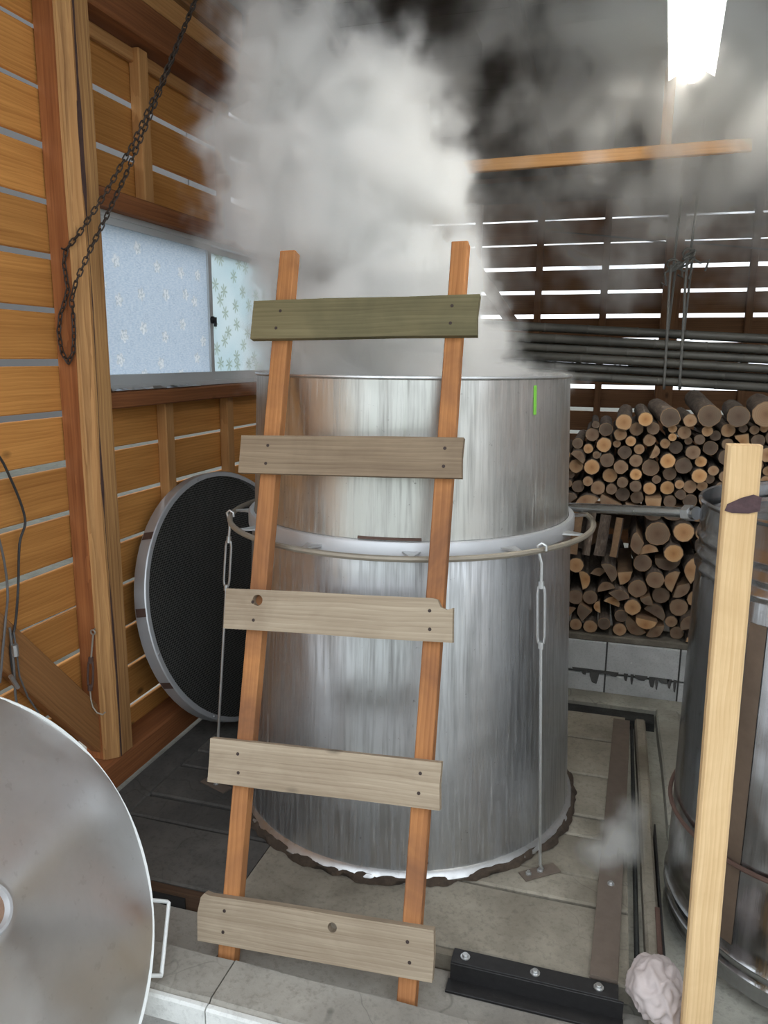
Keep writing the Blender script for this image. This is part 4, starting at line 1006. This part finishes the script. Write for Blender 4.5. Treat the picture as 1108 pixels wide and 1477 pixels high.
for y_ in (-.2, -LL+.2): ob('hanging_wire', MB().tube([(0, y_, .05), (0, y_, roof_z(3.24+y_)-2.645-.006)], .002, 5), M['iron'], lm, LMF)

# ---- odds and ends: strip on the window sill, thin wires on the back wall
mb = MB(); n = 26; a_, b_ = onX(160, 562, XL+.082), onX(288, 556, XL+.082); rs = random.Random(2)
for i in range(n+1):
    p = a_.lerp(b_, i/n); h_ = rs.uniform(0, .010); p.z = 1.4972
    mb.v += [V((p.x-.020, p.y, p.z+h_*.3)), V((p.x+rs.uniform(-.01, .006), p.y+rs.uniform(-.005, .005), p.z+.002+h_)), V((p.x+.006, p.y, p.z+.001))]
for i in range(n):
    for k in range(2): mb.f.append([i*3+k, i*3+k+1, (i+1)*3+k+1, (i+1)*3+k]); mb.mi.append(0)
sl_ = tag(ob('foil_strip', mb, M['lid']), 'crumpled silvery strip of torn film lying along the window sill', 'foil strip'); sm = sl_.modifiers.new('thick', 'SOLIDIFY'); sm.thickness = .0008
cable('thin dark wire strung across the back wall planks toward the ropes', [onY(795, 334, 6.02), onY(880, 341, 6.02), onY(965, 350, 6.02), onY(1020, 352, 6.02), onY(1120, 361, 6.02)], .006, M['grey_cable'], 'wire')

# ---- unseen green bank behind the viewer, added to darken and tint barrel reflections
mb = MB(); nx, ny = 60, 14
for j in range(ny+1):
    for i in range(nx+1):
        x = -26+52*i/nx; f = j/ny; y = -15-9*f; z = -.12+4.6*math.sin(f*PI/2)**.8
        k = noise.noise(V((x*.5, y*.5, z*.5)))*1.2+noise.noise(V((x*1.7, y*1.7, z*1.7)))*.5
        mb.v.append(V((x, y+k*(1 if j else 0), max(-.13, z+k*.5*(1 if j else 0)))))
for j in range(ny):
    for i in range(nx): mb.f.append([j*(nx+1)+i, j*(nx+1)+i+1, (j+1)*(nx+1)+i+1, (j+1)*(nx+1)+i]); mb.mi.append(0)
tag(ob('wooded_bank', mb, plain('foliage_green', (.075, .115, .035), .9, 0, nscale=6, namp=.6, bs=1), None), kind='structure')

# ============================================================ STEAM
def steam_mat(name, dens, aniso=.2, col=(.97, .97, .95)):
    m = bpy.data.materials.new(name); m.use_nodes = True; t = m.node_tree; t.nodes.clear()
    o = t.nodes.new('ShaderNodeOutputMaterial'); p = t.nodes.new('ShaderNodeVolumePrincipled')
    p.inputs['Color'].default_value = (*col, 1); p.inputs['Density'].default_value = dens; p.inputs['Anisotropy'].default_value = aniso
    t.links.new(p.outputs[0], o.inputs['Volume']); return m
def steam(name, blobs, lo_, hi_, vox, mat, label, warp=.10, wscale=2.2, fscale=4.5, famp=.9, edge=.35, sd=0.0, smooth_k=.25, detail=6):
    """density grid: soft union of the blobs, torn by noise"""
    g = bpy.data.node_groups.new(name, 'GeometryNodeTree')
    g.interface.new_socket('Geometry', in_out='INPUT', socket_type='NodeSocketGeometry'); g.interface.new_socket('Geometry', in_out='OUTPUT', socket_type='NodeSocketGeometry')
    N = g.nodes; Lk = g.links.new; out = N.new('NodeGroupOutput')
    def mth(op, a, b=None, c=None):
        k = N.new('ShaderNodeMath'); k.operation = op
        for i, q in enumerate((a, b, c)):
            if q is None: continue
            if isinstance(q, (int, float)): k.inputs[i].default_value = q
            else: Lk(q, k.inputs[i])
        return k.outputs[0]
    def vm(op, a, b=None, s_=None):
        k = N.new('ShaderNodeVectorMath'); k.operation = op
        for i, q in enumerate((a, b)):
            if q is None: continue
            if isinstance(q, (tuple, list, Vector)): k.inputs[i].default_value = tuple(q)
            else: Lk(q, k.inputs[i])
        if s_ is not None: k.inputs['Scale'].default_value = s_
        return k
    pos = N.new('GeometryNodeInputPosition').outputs[0]
    def nz(vec, sc_, det, rough=.6):
        k = N.new('ShaderNodeTexNoise'); Lk(vec, k.inputs['Vector']); k.inputs['Scale'].default_value = sc_; k.inputs['Detail'].default_value = det; k.inputs['Roughness'].default_value = rough; return k
    ps = vm('ADD', pos, (sd, sd*1.7, sd*.6)).outputs[0]
    w = vm('SUBTRACT', nz(ps, wscale, 3).outputs['Color'], (.5, .5, .5)).outputs[0]
    q = vm('ADD', pos, vm('SCALE', w, None, warp*2).outputs[0]).outputs[0]
    sh = None
    for c, r, str_ in blobs:
        if isinstance(r, (tuple, list)): dv = vm('LENGTH', vm('DIVIDE', vm('SUBTRACT', q, c).outputs[0], r).outputs[0]).outputs['Value']; f = mth('MULTIPLY', mth('SUBTRACT', 1.0, dv), str_)
        else: f = mth('MULTIPLY_ADD', vm('DISTANCE', q, c).outputs['Value'], -str_/r, str_)
        if sh is None: sh = f
        else:
            k = N.new('ShaderNodeMath'); k.operation = 'SMOOTH_MAX'; Lk(sh, k.inputs[0]); Lk(f, k.inputs[1]); k.inputs[2].default_value = smooth_k; sh = k.outputs[0]
    fb_ = mth('SUBTRACT', nz(vm('ADD', q, (sd*2, 3.1, 0)).outputs[0], fscale, detail, .62).outputs['Fac'], .5)
    v = mth('MULTIPLY_ADD', fb_, famp*2, sh)
    mr = N.new('ShaderNodeMapRange'); mr.interpolation_type = 'SMOOTHSTEP'; Lk(v, mr.inputs['Value']); mr.inputs['From Min'].default_value = 0; mr.inputs['From Max'].default_value = edge
    vc = N.new('GeometryNodeVolumeCube'); Lk(mr.outputs[0], vc.inputs['Density']); vc.inputs['Min'].default_value = lo_; vc.inputs['Max'].default_value = hi_
    for i, a_ in enumerate('XYZ'): vc.inputs['Resolution '+a_].default_value = max(8, int((hi_[i]-lo_[i])/vox))
    sm = N.new('GeometryNodeSetMaterial'); Lk(vc.outputs[0], sm.inputs[0]); sm.inputs['Material'].default_value = mat; Lk(sm.outputs[0], out.inputs[0])
    me = bpy.data.meshes.new(name); me.from_pydata([lo_, hi_], [(0, 1)], []); me.materials.append(mat)
    o = link(bpy.data.objects.new(name, me)); md = o.modifiers.new('steam', 'NODES'); md.node_group = g
    return tag(o, label, 'steam', kind='stuff')
def sp(px, py, rpx, Y, st=1.0):
    p = onY(px, py, Y); dep = (p-CAM).dot(fw); return (tuple(p), rpx/FP*dep, st)
pl_blobs = [sp(560, 535, 190, 2.70, 2.6), ((TC.x, TC.y, 1.570), (.53, .53, .075), 1.6), sp(540, 480, 165, 2.70, 2.3), sp(430, 490, 80, 2.72, 1.7), sp(550, 400, 150, 2.68, 1.9), sp(450, 400, 110, 2.75, 1.5), sp(676, 372, 54, 2.58, 1.3), sp(640, 405, 72, 2.6, 1.3),
            sp(500, 290, 180, 2.65, 1.8), sp(395, 300, 110, 2.7, 1.3), sp(608, 272, 88, 2.6, 1.4), sp(375, 205, 100, 2.65, 1.3), sp(530, 190, 140, 2.6, 1.5), sp(420, 115, 120, 2.6, 1.1), sp(545, 115, 85, 2.62, 1.1), sp(400, 20, 90, 2.6, .75), sp(470, 30, 75, 2.62, .7), sp(380, -70, 95, 2.6, .6), sp(450, -80, 85, 2.6, .6)]
steam('steam_plume', pl_blobs, (-1.80, 1.90, 1.50), (-.02, 3.40, 3.06), .0145, steam_mat('steam_volume', 16.0, 0.0, (.98, .98, .97)), 'dense grey white steam plume billowing up from the open barrel', warp=.075, wscale=4.2, fscale=7.5, famp=1.35, edge=1.0, sd=4.3, smooth_k=.25, detail=9)
hz = [sp(1000, 60, 190, 3.5, 1.25), sp(1100, 120, 170, 3.6, 1.2), sp(950, 150, 120, 3.9, .8), sp(1060, 230, 120, 4.2, .75), sp(965, 320, 80, 4.6, .75), sp(800, 80, 160, 3.8, .30), sp(700, 30, 170, 3.6, .25), sp(860, 190, 150, 4.2, .25), sp(900, 290, 110, 4.6, .35), sp(1130, 300, 130, 4.4, .6)]
steam('steam_haze', hz, (-.9, 2.9, 1.9), (1.7, 5.4, 3.3), .035, steam_mat('haze_volume', 11.0), 'thin drifting steam haze under the roof around the lit lamp', warp=.22, wscale=2.0, fscale=3.6, famp=1.8, edge=1.3, sd=9.1, smooth_k=.3)
pf = [sp(895, 1215, 44, 2.42, 1.1), sp(870, 1240, 50, 2.38, .8), sp(905, 1180, 34, 2.55, .7)]
steam('steam_puff', pf, (-.2, 2.1, .005), (.35, 2.85, .35), .012, steam_mat('puff_volume', 20.0), 'small steam puff leaking over the rusty flat bar beside the barrel', warp=.04, wscale=6, fscale=9, famp=.9, edge=1.0, sd=2.0)
